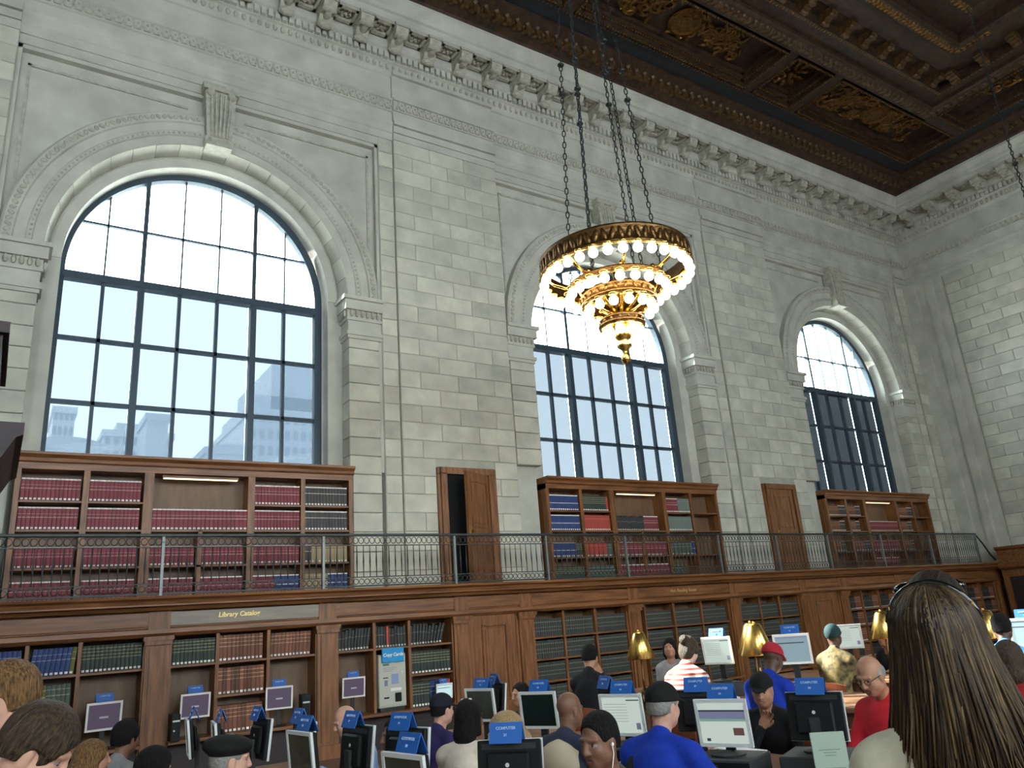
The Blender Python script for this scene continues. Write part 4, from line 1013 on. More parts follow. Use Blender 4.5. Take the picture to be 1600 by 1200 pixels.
# ------------------------------------------------------------------ furniture
def make_chair(label, x, y, face, seatz):
    t = thing('chair', label, 'chair', (x, y, FLOOR), -R(face)); s = seatz if seatz else .45
    q = MB(); q.cbox(-.22,.22,-.20,.22,s-.045,s-.005,.012); q.build('seat', CWOOD, t)
    for sx in (-1,1):
        q = MB(); q.tube([(sx*.19,.19,0),(sx*.19,.19,s-.04)], [.018,.024], 8); q.build('leg', CWOOD, t)
        q = MB(); q.tube([(sx*.19,-.24,0),(sx*.19,-.20,s-.03),(sx*.20,-.255,s+.45)], [.018,.024,.018], 8); q.build('leg', CWOOD, t)
        q = MB(); q.tube([(sx*.19,.18,s*.5),(sx*.19,-.20,s*.5)], .012, 6); q.build('stretcher', CWOOD, t)
    q = MB(); n = 10
    for i in range(n):
        a, b = [-.22+.44*j/n for j in (i,i+1)]; ya, yb_ = [-.262-.035*(1-(v/.22)**2) for v in (a,b)]; za, zb = [s+.45+.035*(1-(v/.22)**2) for v in (a,b)]
        q.add([(a,ya,s+.26),(b,yb_,s+.26),(b,yb_,zb),(a,ya,za),(a,ya-.022,s+.26),(b,yb_-.022,s+.26),(b,yb_-.022,zb),(a,ya-.022,za)],[(0,1,2,3),(7,6,5,4),(0,4,5,1),(3,2,6,7)]+([(0,3,7,4)] if i == 0 else [])+([(1,5,6,2)] if i == n-1 else []))
    q.build('backrest', CWOOD, t, fix=True, smooth=False)
    return t
def table(label, x0, x1, y0, y1, top, name='reading_table'):
    t = thing(name, label, 'table', ((x0+x1)/2, (y0+y1)/2, FLOOR)); hx, hy = (x1-x0)/2, (y1-y0)/2; z = top-FLOOR
    bxo('tabletop', -hx,hx,-hy,hy,z-.05,z,TWOOD,t,.01); bxo('apron', -hx+.08,hx-.08,-hy+.08,hy-.08,z-.15,z-.05,WOODH,t)
    for sx in (-1,1):
        for sy in (-1,0,1):
            cx, cy = sx*(hx-.10), sy*(hy-.14); q = MB(); q.lathe([(.035,0),(.05,.04),(.04,.1),(.045,z-.22),(.06,z-.18),(.06,z-.14)], 10, (cx,cy,0)); q.build('leg', WOOD, t)
    return t
# ------------------------------------------------------------------ chandelier
def chandelier(cx, cy, z0):
    t = thing('chandelier', 'tiered bronze chandelier with rings of glowing globe bulbs on long chains', 'chandelier', (cx, cy, z0))
    bulb = MB(); bulb.ball((0,0,0), .070, 14, 10); bulb.lathe([(.030,.062),(.036,.08),(.024,.11),(.020,.135)], 10, mi=1); bulb = bulb.mesh('bulb', [BULB, BRASS], smooth=True)
    cupm = MB(); cupm.lathe([(.0,.075),(.055,.075),(.075,.095),(.07,.115),(.03,.125)], 12, caps=False); cupm = cupm.mesh('bulb_cup', BRASS, smooth=True)
    def K(z): return z*.87 if z < 0 else z
    def tier(R_, z, n):
        z = K(z)
        for k in range(n):
            a = 2*math.pi*(k+.5)/n; p = (R_*math.cos(a), R_*math.sin(a), z)
            o = obj('bulb', bulb, t, p); obj('bulb_cup', cupm, o)
    def band(R_, za, zb, nleaf, name):
        za, zb = K(za), K(zb)
        q = MB(); q.lathe([(R_-.04,za),(R_+.02,za-.015),(R_+.03,za+.02),(R_+.01,za+.04),(R_,(za+zb)/2),(R_-.01,zb-.04),(R_+.02,zb-.02),(R_+.01,zb+.02),(R_-.06,zb+.01),(R_-.05,za+.03)], 64, caps=False)
        o = q.build(name, BRONZE, t, smooth=True)
        q = MB()
        for k in range(nleaf):
            a = 2*math.pi*k/nleaf; k0 = q.ball((0,0,0), (.022,.045 if R_ > 1 else .025,(zb-za)*.40), 6, 5); q.xf(Matrix.Rotation(a,4,'Z') @ Matrix.Translation((R_+.005,0,(za+zb)/2)) @ Matrix.Rotation(R(12 if k % 2 else -12),4,'X'), k0)
        tag(q.build('leaf_ornament', BRONZE, o, smooth=True), kind='stuff')
        q = MB(); q.tube([((R_-.01)*math.cos(a),(R_-.01)*math.sin(a),za-.01) for a in np.linspace(0,2*math.pi,65)[:-1]], .022, 6, closed=True); q.build('brass_rim', BRASS, o, smooth=True)
    band(1.13, .0, .26, 60, 'top_ring'); tier(1.10, -.115, 33)
    band(.74, -.28, -.22, 36, 'second_ring'); tier(.74, -.40, 21)
    band(.54, -.56, -.38, 24, 'middle_ring'); tier(.50, -.70, 14)
    band(.32, -.98, -.86, 16, 'lower_ring'); tier(.26, -1.10, 9)
    q = MB(); q.lathe([(r_, K(z)) for r_, z in [(.02,.10),(.06,.05),(.05,-.1),(.09,-.2),(.06,-.3),(.14,-.45),(.07,-.6),(.10,-.75),(.22,-.84),(.24,-.9),(.10,-1.0),(.16,-1.12),(.10,-1.2),(.06,-1.24),(.11,-1.30),(.11,-1.34),(.05,-1.40),(.035,-1.47),(.07,-1.54),(.075,-1.58),(.03,-1.63),(.0,-1.66)]], 20, caps=False); q.build('stem', BRASS, t, smooth=True)
    for k in range(8):
        a = 2*math.pi*k/8+.2; q = MB(); pts = [(r_*math.cos(a), r_*math.sin(a), K(z)) for r_, z in ((1.10,.06),(.95,-.10),(.78,-.18),(.66,-.14),(.58,-.26),(.50,-.44),(.36,-.52),(.20,-.66),(.08,-.72))]
        q.tube(pts, .028, 6); q.ball(pts[3], .05, 8, 6); q.ball(pts[6], .045, 8, 6); q.build('scroll_arm', BRASS, t, smooth=True)
    for k in range(6):
        a = 2*math.pi*k/6+.35; A = Vector((.70*math.cos(a),.70*math.sin(a),-.20)); Bp = Vector((.20*math.cos(a),.20*math.sin(a),16.0-z0)); n = int((Bp-A).length/.105); q = MB(); d = (Bp-A)/n
        for i in range(n):
            c = A+d*(i+.5); u = Vector((-math.sin(a),math.cos(a),0)) if i % 2 else Vector((math.cos(a),math.sin(a),0)); dn = d.normalized()
            q.tube([c+dn*(.064*math.cos(w_))+u*(.026*math.sin(w_)) for w_ in np.linspace(0,2*math.pi,9)[:-1]], .0095, 4, closed=True)
        for f_ in (.34,.40) if k % 2 else (.37,.43): c = A+(Bp-A)*f_; q.ball(c, (.06,.06,.035), 8, 6)
        q.build('chain', CHAIN, t)
    q = MB(); q.lathe([(.0,16.35-z0),(.35,16.35-z0),(.38,16.2-z0),(.3,16.05-z0),(.1,15.95-z0),(.0,15.95-z0)], 20, caps=False); q.build('ceiling_rose', BRONZE, t)
chandelier(7.45, 8.0, 6.60)
t = thing('hanging_chain', 'dark chain of another chandelier against the end wall cornice', 'chain', (20.0, 6.85, 10.2))
q = MB()
for i in range(61):
    c = Vector((0,0,.05+.1*i)); u = Vector((1,0,0)) if i % 2 else Vector((0,1,0)); q.tube([c+Vector((0,0,.064*math.cos(w_)))+u*(.03*math.sin(w_)) for w_ in np.linspace(0,2*math.pi,9)[:-1]], .012, 4, closed=True)
q.build('chain_links', CHAIN, t); q = MB(); q.ball((0,0,1.35), (.07,.07,.05), 8, 6); q.build('chain_knot', CHAIN, t)

# ------------------------------------------------------------------ lamps
def lamp(label, x, y, z, top, group=None):
    h = top-z; t = thing('table_lamp', label, 'lamp', (x, y, z))
    q = MB(); q.lathe([(.10,0),(.105,.015),(.06,.03),(.03,.05),(.02,.07)], 18); q.build('base', BRONZE, t, smooth=True)
    q = MB(); q.lathe([(.014,.06),(.02,h*.25),(.012,h*.3),(.013,h*.8)], 12); q.build('stem', BRONZE, t, smooth=True)
    q = MB(); q.lathe([(.175,h*.56),(.18,h*.57),(.075,h*.97),(.055,h),(.0,h),(.0,h-.004),(.07,h*.96),(.172,h*.565)], 28, caps=False); q.build('shade', BRASS, t, smooth=True)
    q = MB(); q.ball((0,0,h+.012), .016, 8, 6); q.build('finial', BRASS, t, smooth=True)
    return t
# ------------------------------------------------------------------ computers
def scr(name, c, e): return mat('screen_'+name, tuple(v*.15 for v in c), .25, emit=e, ecol=c, spec=.5)
S_PAGE = scr('page', (.62,.72,.66), .75); S_OLIVE = mat('screen_off_angle', (.055,.055,.038), .2, var=.2, scale=4); S_PURP = mat('screen_dim_purple', (.085,.065,.095), .3, emit=.06, ecol=(.6,.45,.75)); S_BLUE = scr('blue', (.35,.50,.56), .6); S_LIT = scr('bright', (.62,.85,.88), .85); S_DARK = mat('screen_dark', (.01,.014,.016), .15); INK = mat('screen_ink', (.05,.06,.09), .6); PIC = mat('page_picture', (.22,.10,.09), .6); BAN = mat('page_banner', (.22,.22,.36), .5, emit=.12, ecol=(.4,.4,.6)); LIL = mat('page_green_bar', (.25,.42,.33), .5, emit=.15, ecol=(.4,.7,.5))
LOG = mat('logo_patch', (.5,.5,.55), .5)
SIGNT = mat('pale_blue_lettering', (.34,.48,.72), .6)
def monitor(label, x, y, z, face, zb, kind='page', bezel=SILV, sign='COMPUTER', num='', sc=1.0, tilt=6, W=.36, H=.295, both=True):
    """screen looks along the heading `face`; z: what it stands on, zb: clearance of the lower bezel"""
    t = thing('monitor', label, 'monitor', (x, y, z), -R(face)); W *= sc; H *= sc
    q = MB(); q.lathe([(.11,0),(.115,.012),(.05,.02),(.03,.03)], 18); q.build('stand_base', DGREY, t); bxo('stand_neck', -.03,.03,-.075,-.045,.02,zb+H*.5,DGREY,t)
    hd = obj('screen_housing', None, t, (0,0,zb), (R(-tilt),0,0))
    q = MB(); b = .022*sc; q.box(-W/2,W/2,-.006,.012,0,b); q.box(-W/2,W/2,-.006,.012,H-b,H); q.box(-W/2,-W/2+b,-.006,.012,b,H-b); q.box(W/2-b,W/2,-.006,.012,b,H-b); q.build('bezel', bezel, hd)
    m = dict(page=S_PAGE, olive=S_OLIVE, purple=S_PURP, blue=S_BLUE, lit=S_LIT, dark=S_DARK, web=S_PAGE)[kind]
    bxo('screen', -W/2+b, W/2-b, -.004, .006, b, H-b, m, hd)
    q = MB(); q.cbox(-W/2+.004,W/2-.004,-.034,-.006,.004,H-.004,.006); q.cbox(-W*.33,W*.33,-.066,-.034,H*.15,H*.80,.012); q.build('back_shell', BLACK, hd)
    q = MB(); q.box(-W*.42,W*.42,-.0355,-.034,H*.83,H*.93); q.build('back_vent', DGREY, hd); q = MB(); q.lathe([(.011,0),(.011,.002)], 12); q.build('back_badge', SILV, hd, (0,-.0665,H*.58), (R(90),0,0))
    yy = .0075
    def patch(u0,u1,v0,v1,mm): q = MB(); q.box(-W/2+b+(W-2*b)*u0, -W/2+b+(W-2*b)*u1, .0055, yy, b+(H-2*b)*v0, b+(H-2*b)*v1); return q.build('screen_print', mm, hd)
    if kind == 'web': patch(0,1,.78,.82,INK); patch(0,1,.60,.78,BAN); patch(0,1,.54,.60,LIL); patch(.08,.30,.20,.38,PIC); patch(.82,.9,.05,.12,INK)
    if kind == 'page':
        patch(.02,.35,.90,.93,INK)
        for k in range(7): patch(.35,.95,.80-.08*k,.806-.08*k,INK)
        patch(.05,.16,.10,.28,BAN)
    if kind == 'purple': patch(.36,.64,.42,.50,LOG)
    if kind in ('blue','lit'): patch(.12,.96,.72,.76,INK); patch(0,1,.93,.97,BAN)
    if sign:
        s_ = obj('sign_card', None, t, (0,-.015,zb+H)); s_['label'] = 'blue folded sign card'
        q = MB(); hs = .088*sc; q.prism([(.030,-.012),(.033,-.012),(-.004,hs),(-.010,hs),(-.050,-.012),(-.046,-.012),(-.008,hs-.008)], 'x', -W*.25, W*.25); q.build('card', BLUE, s_, fix=True)
        ang = math.atan2(.037, hs)
        for (bd, zz, sz) in ((sign, hs*.68, .021*sc), (num, hs*.32, .019*sc)):
            if not bd: continue
            text(bd, sz, (0,.0335-.037*(zz/hs)+.001,zz), (R(90)-ang*0-ang,0,R(180)), SIGNT, s_, off=.0004)
            if both: text(bd, sz, (0,-.051+.042*(zz/hs)-.001,zz), (R(90)-ang,0,0), SIGNT, s_, off=.0004)
    return t

def keyboard(label, x, y, z, face):
    t = thing('keyboard', label, 'keyboard', (x, y, z), -R(face))
    bxo('keyboard_case', -.22,.22,-.08,.08,0,.022,SILV,t,.006)
    q = MB()
    for r in range(5):
        for c in range(14): q.box(-.205+.0295*c,-.181+.0295*c,-.066+.027*r,-.044+.027*r,.022,.030)
    q.build('key_field', WHITE, t)
def tower(label, x, y, z, face, w_=.12, d=.36, h=.36):
    t = thing('computer_case', label, 'computer', (x, y, z), -R(face)); bxo('case', -w_/2,w_/2,-d/2,d/2,0,h,DGREY,t,.008); bxo('front_panel', -w_/2+.006,w_/2-.006,d/2,d/2+.006,.01,h-.01,BLACK,t)
    bxo('drive_slot', -w_*.4,w_*.4,d/2+.006,d/2+.010,h*.72,h*.78,SILV,t); q = MB(); q.lathe([(.012,0),(.012,.004)],10); q.build('power_button', SILV, t, (w_*.2,d/2+.006,h*.4), (R(-90),0,0))
def desktop_case(label, x, y, z, face): 
    t = thing('computer_case', label, 'computer', (x, y, z), -R(face)); bxo('case', -.21,.21,-.20,.20,0,.14,DGREY,t,.008); bxo('front_panel', -.205,.205,.20,.207,.008,.132,BLACK,t)
    bxo('drive_slot', .0,.17,.207,.211,.095,.115,DGREY,t)
    for k, u in enumerate((-.05,.10)): q = MB(); q.lathe([(.014,0),(.014,.005)],10); q.build('power_button', SILV, t, (u,.207,.05), (R(-90),0,0))

# ------------------------------------------------------------------ tables
TA = table('long reading table nearest the first bookcases, crowded with monitors', 1.22, 2.56, 3.3, 7.9, .58)
TB = table('long reading table before the man in the blue jacket', 3.78, 4.98, 2.7, 8.2, .60)
TC = table('reading table with brass lamps behind the red-capped man', 6.42, 7.45, 4.3, 8.3, .74)
TD = table('farthest reading table, under the bright far screens', 8.75, 9.75, 3.4, 7.6, .74)
# ------------------------------------------------------------------ monitors
monitor('silver monitor at far end of the first table, edge-on, left of the beret', 1.50,7.40,.58,-82,.22,'olive',num='12')
monitor('silver monitor second from the far end of the first table, edge-on', 1.58,6.80,.58,-82,.22,'olive',num='14')
monitor('black-backed monitor just behind the beret on the first table', 1.86,6.62,.58,88,.22,'dark',num='13')
monitor('black-backed monitor between the beret and the oak pilaster', 1.98,5.98,.58,88,.22,'dark',num='15')
monitor('silver monitor with dark olive screen right of the beret', 1.78,5.35,.58,-97,.22,'olive',num='16')
monitor('black-backed monitor in front of the man in the pale blue shirt', 2.10,5.25,.58,82,.22,'dark',num='17')
monitor('black-backed monitor behind the curled sign, before the navy jacket', 2.22,4.75,.58,72,.22,'dark',num='19')
monitor('nearest silver monitor of the first table, its sign catching the light', 1.84,3.92,.58,-100,.20,'olive',num='18')
monitor('large black monitor back with a COMPUTER sign, centre bottom', 2.40,3.85,.58,48,.19,'dark',num='21')
monitor('silver portrait monitor beside the tall oak door, far end of second table', 4.0,6.85,.60,-108,.20,'olive',num='22')
monitor('black-edged monitor peeping out behind the one by the oak door', 4.42,7.25,.60,100,.20,'dark',num='23')
monitor('silver-framed black screen with sunlit sign on the second table', 3.98,5.85,.60,-115,.20,'dark',num='24')
monitor('black-backed monitor behind the white catalog page, sign in sun', 4.42,5.45,.60,100,.20,'dark',num='25')
monitor('silver monitor showing a pale text page left of the blue jacket', 4.06,4.86,.74,-112,.06,'page',num='26')
monitor('black monitor back right of the black cap, before the red chair', 4.52,4.52,.60,60,.19,'dark',num='27')
monitor('silver monitor showing a web page with a picture', 4.12,3.92,.74,-112,.05,'web',num='28')
monitor('big black monitor back before the man in the red shirt', 4.52,3.50,.74,66,.06,'dark',num='30')
monitor('white-framed page screen right of the striped-shirt reader', 6.90,6.50,.88,-105,.18,'page',bezel=WHITE,num='34')
monitor('white-framed blue screen above the red cap', 6.92,5.50,.88,-122,.18,'blue',bezel=WHITE,num='35')
monitor('tilted pale screen before the reader in the patterned shirt', 9.20,6.44,.88,-118,.17,'page',sign=None)
monitor('bright screen at the right frame edge beyond the blue shirt', 9.25,4.30,.88,-105,.15,'lit',bezel=WHITE,num='40')
monitor('white monitor on the ledge below the dark green volumes, nearest the kiosk', 1.45,12.80,.42,176,.25,'purple',bezel=WHITE,sc=1.25)
monitor('white monitor on the ledge left of the russet volumes', 2.64,12.80,.42,180,.27,'purple',bezel=WHITE,sc=1.15)
monitor('tilted white monitor on the ledge right of the russet volumes', 3.87,12.80,.42,192,.25,'purple',bezel=WHITE,sc=1.12)
monitor('white monitor on the ledge left of the card vending machine', 5.08,12.80,.42,186,.29,'purple',bezel=WHITE,sc=1.05)
monitor('small lit monitor on the ledge above the black cap and navy jacket', 6.70,12.74,.42,184,.10,'lit',bezel=WHITE,sc=.85,num='9')
tower('black computer case on the ledge beside the pilaster, first bay', 1.78,12.82,.42,180); tower('black computer case at the left end of the second bay ledge', 2.36,12.80,.42,180); tower('grey computer case beside the tilted white monitor', 4.27,12.80,.42,190,.13,.36,.42)
for lb, x, y, f_ in (('sunlit black desktop case under the striped reader\'s screen',6.84,6.5,-75),('black desktop case under the screen above the red cap',6.88,5.5,-100),('black desktop case under the tilted pale screen',9.18,6.44,-100),('black desktop case under the bright far screen',9.22,4.3,-105)): desktop_case(lb, x, y, .74, f_)
for lb, x, y, f_ in (('black desktop case under the web page monitor',4.12,3.92,-112),('black desktop case under the pale text page monitor',4.06,4.86,-112),('black desktop case under the big black monitor back',4.50,3.50,66)): desktop_case(lb, x, y, .60, f_)
for lb, x, y, z, f_ in (('pale keyboard on the second table before the web page monitor',3.86,3.40,.60,90),('pale keyboard beneath the white text page monitor',3.87,4.40,.60,90),('sunlit pale keyboard beside the bald man',3.90,5.50,.60,90),('pale keyboard near the white sweater',3.90,6.45,.60,90),('pale keyboard under the red-shirted man\'s hands',4.84,3.35,.60,-90),('pale keyboard before the man with hand on chin',4.86,4.5,.60,-90),('pale keyboard left of the beret',1.36,6.3,.58,90),('pale keyboard behind the beret at the far table end',1.36,7.3,.58,90),('sunlit keyboard before the striped-shirt reader',6.55,6.25,.74,90),('keyboard before the man in the red cap',6.55,5.2,.74,90)): keyboard(lb, x, y, z, f_)
lamp('brass table lamp left of the striped-shirt reader', 6.72,7.60,.74,1.45); lamp('brass table lamp just left of the screen above the red cap', 6.95,5.98,.74,1.47); lamp('brass table lamp half hidden by the screen above the red cap', 7.26,6.30,.74,1.47)
lamp('brass table lamp beyond the tilted pale screen', 9.45,6.08,.74,1.47); lamp('brass table lamp at far right beside the blue shirt', 9.42,4.80,.74,1.42)
# vending machine
t = thing('card_vending_machine', 'cream wall vending machine for copy cards with a blue sign', 'vending machine', (5.80, 12.86, .42))
CRM = mat('cream_enamel', (.42,.43,.36), .45, var=.06, scale=6)
bxo('cabinet', -.25,.25,0,.2,.06,.90,CRM,t,.01); bxo('foot', -.22,.22,.02,.18,0,.06,DGREY,t); bxo('door_seam', -.235,.235,-.003,0,.10,.86,mat('cream_panel',(.50,.51,.44),.4),t)
bxo('card_slot', -.17,-.08,-.008,0,.52,.535,BLACK,t); bxo('coin_return', -.16,-.07,-.01,0,.20,.225,BLACK,t); bxo('note_reader', .04,.15,-.03,0,.14,.28,BLACK,t,.008); bxo('notice', -.04,.16,-.005,-.003,.31,.36,WHITE,t)
bxo('diagram', -.02,.11,-.005,-.003,.42,.58,mat('pale_blue_print',(.25,.32,.55),.6),t); bxo('green_caption', -.17,-.06,-.005,-.003,.72,.75,mat('green_print',(.05,.18,.10),.6),t)
for k in range(3): bxo('caption_line', -.17,.08-.04*k,-.005,-.003,.68-.025*k,.684-.025*k,INK,t)
bxo('blue_slot', -.15,-.09,-.006,-.003,.40,.49,mat('slate_print',(.18,.22,.34),.6),t); q = MB(); q.lathe([(.018,0),(.018,.02)],12); q.build('lock', SILV, t, (.17,-.001,.60), (R(90),0,0)); bxo('corner_caption', .08,.2,-.005,-.003,.80,.83,INK,t)
sg_ = bxo('sign_board', -.20,.20,-.05,-.02,.77,1.0,CYAN,t,.005); text('Copy Cards', .075, (0,-.052,.89), (R(90),0,0), WHITE, sg_, shear=.1, off=.002)
bxo('sign_bracket', -.03,.03,-.02,.02,.75,.92,SILV,t)
# upright notice on the second table
t = thing('notice_stand', 'pale green upright notice card on the second table before the black monitor', 'sign', (4.10, 3.12, .60), -R(222))
NOTE = mat('pale_green_card', (.30,.38,.31), .6); q = MB(); q.cbox(-.095,.095,-.004,.004,.01,.33,.003); cd_ = q.build('card', NOTE, t, (0,0,.0), (R(5),0,0)); bxo('foot_plate', -.1,.1,-.05,.04,0,.012,SILV,t)
for k, (w_, zz) in enumerate(((.12,.235),(.07,.22),(.06,.205),(.14,.14),(.11,.125),(.13,.11),(.09,.095),(.12,.08))): bxo('print_line', -w_/2,w_/2,.0045,.0055,zz,zz+.004,mat('grey_print',(.14,.19,.15),.7),cd_)
def paper(label, x, y, z, rz, w_=.21, h=.297, m=WHITE):
    q = MB(); n = 6
    for i in range(n):
        a, b = -h/2+h*i/n, -h/2+h*(i+1)/n; za, zb = [.004+.010*max(0,(v/h*2))**2 for v in (a,b)]
        q.add([(-w_/2,a,za),(w_/2,a,za),(w_/2,b,zb),(-w_/2,b,zb),(-w_/2,a,za-.004),(w_/2,a,za-.004),(w_/2,b,zb-.004),(-w_/2,b,zb-.004)],[(0,1,2,3),(7,6,5,4),(0,4,5,1),(2,6,7,3),(0,3,7,4),(1,5,6,2)])
    tag(q.build('paper_sheet', m, None, (x,y,z), (0,0,rz)), label, 'paper')
paper('loose white sheet near the red-shirted man\'s hands', 4.72,3.02,.60,.4); paper('white sheet left of the beret on the first table', 1.42,5.9,.58,.3); paper('sunlit sheet on the second table behind the bald man', 4.35,6.25,.60,1.2); paper('white sheet beside the pale blue shirt', 2.42,6.3,.58,.2); paper('loose sheet at the near end of the second table', 4.3,2.9,.60,.9)
# ------------------------------------------------------------------ people
def stripes():
    m = bpy.data.materials.new('striped_knit'); m.use_nodes = True; N = m.node_tree.nodes; L = m.node_tree.links; b = N['Principled BSDF']; b.inputs['Roughness'].default_value = .85
    tc = N.new('ShaderNodeTexCoord'); sp = N.new('ShaderNodeSeparateXYZ'); mu = N.new('ShaderNodeMath'); mu.operation = 'MULTIPLY'; mu.inputs[1].default_value = 22; fr = N.new('ShaderNodeMath'); fr.operation = 'FRACT'
    L.new(tc.outputs['Object'], sp.inputs[0]); L.new(sp.outputs[2], mu.inputs[0]); L.new(mu.outputs[0], fr.inputs[0])
    rp = N.new('ShaderNodeValToRGB'); rp.color_ramp.interpolation = 'CONSTANT'; rp.color_ramp.elements[0].color = (.72,.66,.58,1); rp.color_ramp.elements[1].position = .55; rp.color_ramp.elements[1].color = (.42,.06,.04,1)
    L.new(fr.outputs[0], rp.inputs[0]); L.new(rp.outputs[0], b.inputs['Base Color']); return m
def camo(): return mat('patterned_cloth', (.02,.02,.012), .85, var=.3, scale=16, col2=(.20,.145,.05), detail=2)
def split_mat():
    """cream shirt with a navy right half"""
    m = bpy.data.materials.new('cream_navy_shirt'); m.use_nodes = True; N = m.node_tree.nodes; L = m.node_tree.links; b = N['Principled BSDF']; b.inputs['Roughness'].default_value = .85
    tc = N.new('ShaderNodeTexCoord'); sp = N.new('ShaderNodeSeparateXYZ'); gt = N.new('ShaderNodeMath'); gt.operation = 'GREATER_THAN'; gt.inputs[1].default_value = .0
    L.new(tc.outputs['Object'], sp.inputs[0]); L.new(sp.outputs[1], gt.inputs[0]); mx = N.new('ShaderNodeMix'); mx.data_type = 'RGBA'; mx.inputs[6].default_value = (.55,.47,.33,1); mx.inputs[7].default_value = (.018,.024,.055,1)
    L.new(gt.outputs[0], mx.inputs[0]); L.new(mx.outputs[2], b.inputs['Base Color']); return m
C_ = cloth
BLK = C_('black', (.012,.012,.014)); NAVY = C_('navy', (.028,.022,.085)); RYL = C_('royal_blue', (.010,.035,.32)); REDS = C_('red', (.50,.020,.030)); CRM2 = C_('cream', (.62,.54,.45)); PBL = C_('pale_blue', (.26,.36,.62)); OLV = C_('olive_drab', (.055,.055,.04)); GRN = C_('green', (.02,.20,.07)); GRY = C_('grey', (.22,.22,.22)); WHT = C_('white', (.6,.6,.57)); SKY_ = C_('sky_blue', (.06,.20,.50)); BGE = C_('beige', (.50,.47,.36)); DRD = C_('dark_red', (.30,.015,.02))
CAPB = C_('black_cap', (.010,.010,.010)); CAPR = C_('red_cap', (.36,.02,.035)); CAPN = C_('navy_cap', (.013,.014,.022)); TEALB = C_('teal_beanie', (.02,.045,.05))
P = person
P('balding grey-haired man with glasses in a red shirt, looking down', 4.98,3.38,-80,1.27,REDS,'tan',('balding','grey'),pose='type',lean=4,hyaw=-8,hpitch=-24,glasses=True,bulk=1.12,res=.011,seat='wooden chair under the man in the red shirt')
P('man in a black cap and dark jacket resting his chin on his hand', 5.22,4.53,-100,1.13,BLK,'tan',('crew','grey'),('cap',CAPB),pose='chin',lean=14,hyaw=-20,hpitch=-10,bulk=1.1,res=.011,seat='wooden chair under the man resting his chin')
P('man in a red cap and blue jacket bent towards a screen', 6.12,5.10,85,1.30,RYL,'dark',None,('cap',CAPR),pose='type',lean=18,hpitch=-22,bulk=1.1,seat='wooden chair under the man in the red cap')
pb, _, hcb, _ = P('man in a black cap and blue jacket with a dark shoulder strap, seen from behind', 3.40,3.70,72,1.25,RYL,'fair',('crew','grey'),('cap',CAPB),pose='mouse',lean=12,hyaw=12,hpitch=-6,bulk=1.15,res=.011,seat='wooden chair under the man in the blue jacket')
q = MB(); hx_, hy_, hz_ = hcb; q.tube([(-.15,hy_-.25,hz_-.60),(-.16,hy_-.235,hz_-.45),(-.15,hy_-.185,hz_-.30),(-.13,hy_-.09,hz_-.225),(-.12,hy_+.02,hz_-.26),(-.12,hy_+.06,hz_-.36)], .034, 8); q.build('shoulder_strap', BLK, pb)
pe, _, hce, rhe = P('young man in an olive jacket with white earphones, facing left', 2.48,3.16,-112,1.22,OLV,'brown',('crew','black'),pose='lap',lean=2,hyaw=12,hpitch=-8,bulk=1.05,res=.010,seat='wooden chair under the man with earphones')
q = MB(); q.tube([tuple(hce+rhe@np.array(v)) for v in ((-.082,.0,-.01),(-.085,.005,-.05),(-.07,.03,-.14))]+[(-.05,.12,.75)], .0025, 5); q.ball(tuple(hce+rhe@np.array((-.083,.0,-.008))), .009, 6, 5); q.build('earphone_cord', WHITE, pe)
P('bald man in a cream and navy shirt, seen from behind', 3.55,4.84,75,1.16,CRM2,'brown',None,pose='type',lean=10,hyaw=10,hpitch=-6,stripe=split_mat(),bulk=1.1,res=.011,seat='wooden chair under the bald man in cream and navy')
P('woman in a red and white striped top with her hair up, in sunlight', 5.92,5.96,70,1.39,CRM2,'pale',('bun','brown'),pose='type',lean=14,hpitch=-28,stripe=stripes(),sleeve=False,seat='red-brown wooden chair under the striped-shirt reader')
P('person in a grey top beyond the table, left of the striped-shirt reader', 7.80,8.22,-125,1.31,GRY,'tan',('bob','black'),pose='lap',lean=0,hpitch=6,sleeve=False,seat='wooden chair under the person in the grey top')
P('person in black raising a hand to the face before the law books', 5.63,7.20,60,1.37,BLK,'tan',('short','black'),pose='face',lean=6,hpitch=-12,seat='wooden chair under the person raising a hand')
P('person in a dark green jacket half hidden by a monitor by the oak door', 5.15,7.95,-90,1.00,C_('dark_green',(.02,.03,.018)),'tan',('short','black'),pose='type',lean=18,seat='wooden chair behind the monitor by the oak door')
P('balding man in a pale blue shirt bent over the first table', 2.74,7.12,-80,1.06,PBL,'fair',('balding','grey'),pose='type',lean=16,hpitch=-24,bulk=1.1,seat='wooden chair under the man in the pale blue shirt')
P('man in a black cap and navy jacket in profile', 3.40,6.50,80,1.11,NAVY,'fair',('crew','black'),('cap',CAPN),pose='type',lean=8,hpitch=-4,bulk=1.1,seat='wooden chair under the man in the navy jacket')
pw, _, hcw, rhw = P('dark-haired woman in a white sweater with hair clips', 2.98,5.28,62,1.15,CRM2,'brown',('bob','black'),pose='type',lean=10,hyaw=8,bulk=1.08,res=.011,seat='curved wooden chair under the woman in the white sweater')
q = MB()
for a in ((-.05,-.02,.13),(.03,-.03,.135)): k0 = q.ball((0,0,0), (.018,.007,.007), 6, 4); q.xf(Matrix.Translation(tuple(hcw+rhw@np.array(a))), k0)
q.build('hair_clip', WHITE, pw)
P('blond-haired person behind the large black monitor back', 2.61,4.23,-75,1.15,BGE,'fair',('long','blond'),pose='type',lean=8,hpitch=-8,seat='wooden chair under the blond-haired person')
P('dark-haired person in a green shirt behind the black monitor backs', 2.70,5.98,-85,1.02,GRN,'brown',('short','black'),pose='type',lean=20,sleeve=False,seat='wooden chair under the person in the green shirt')
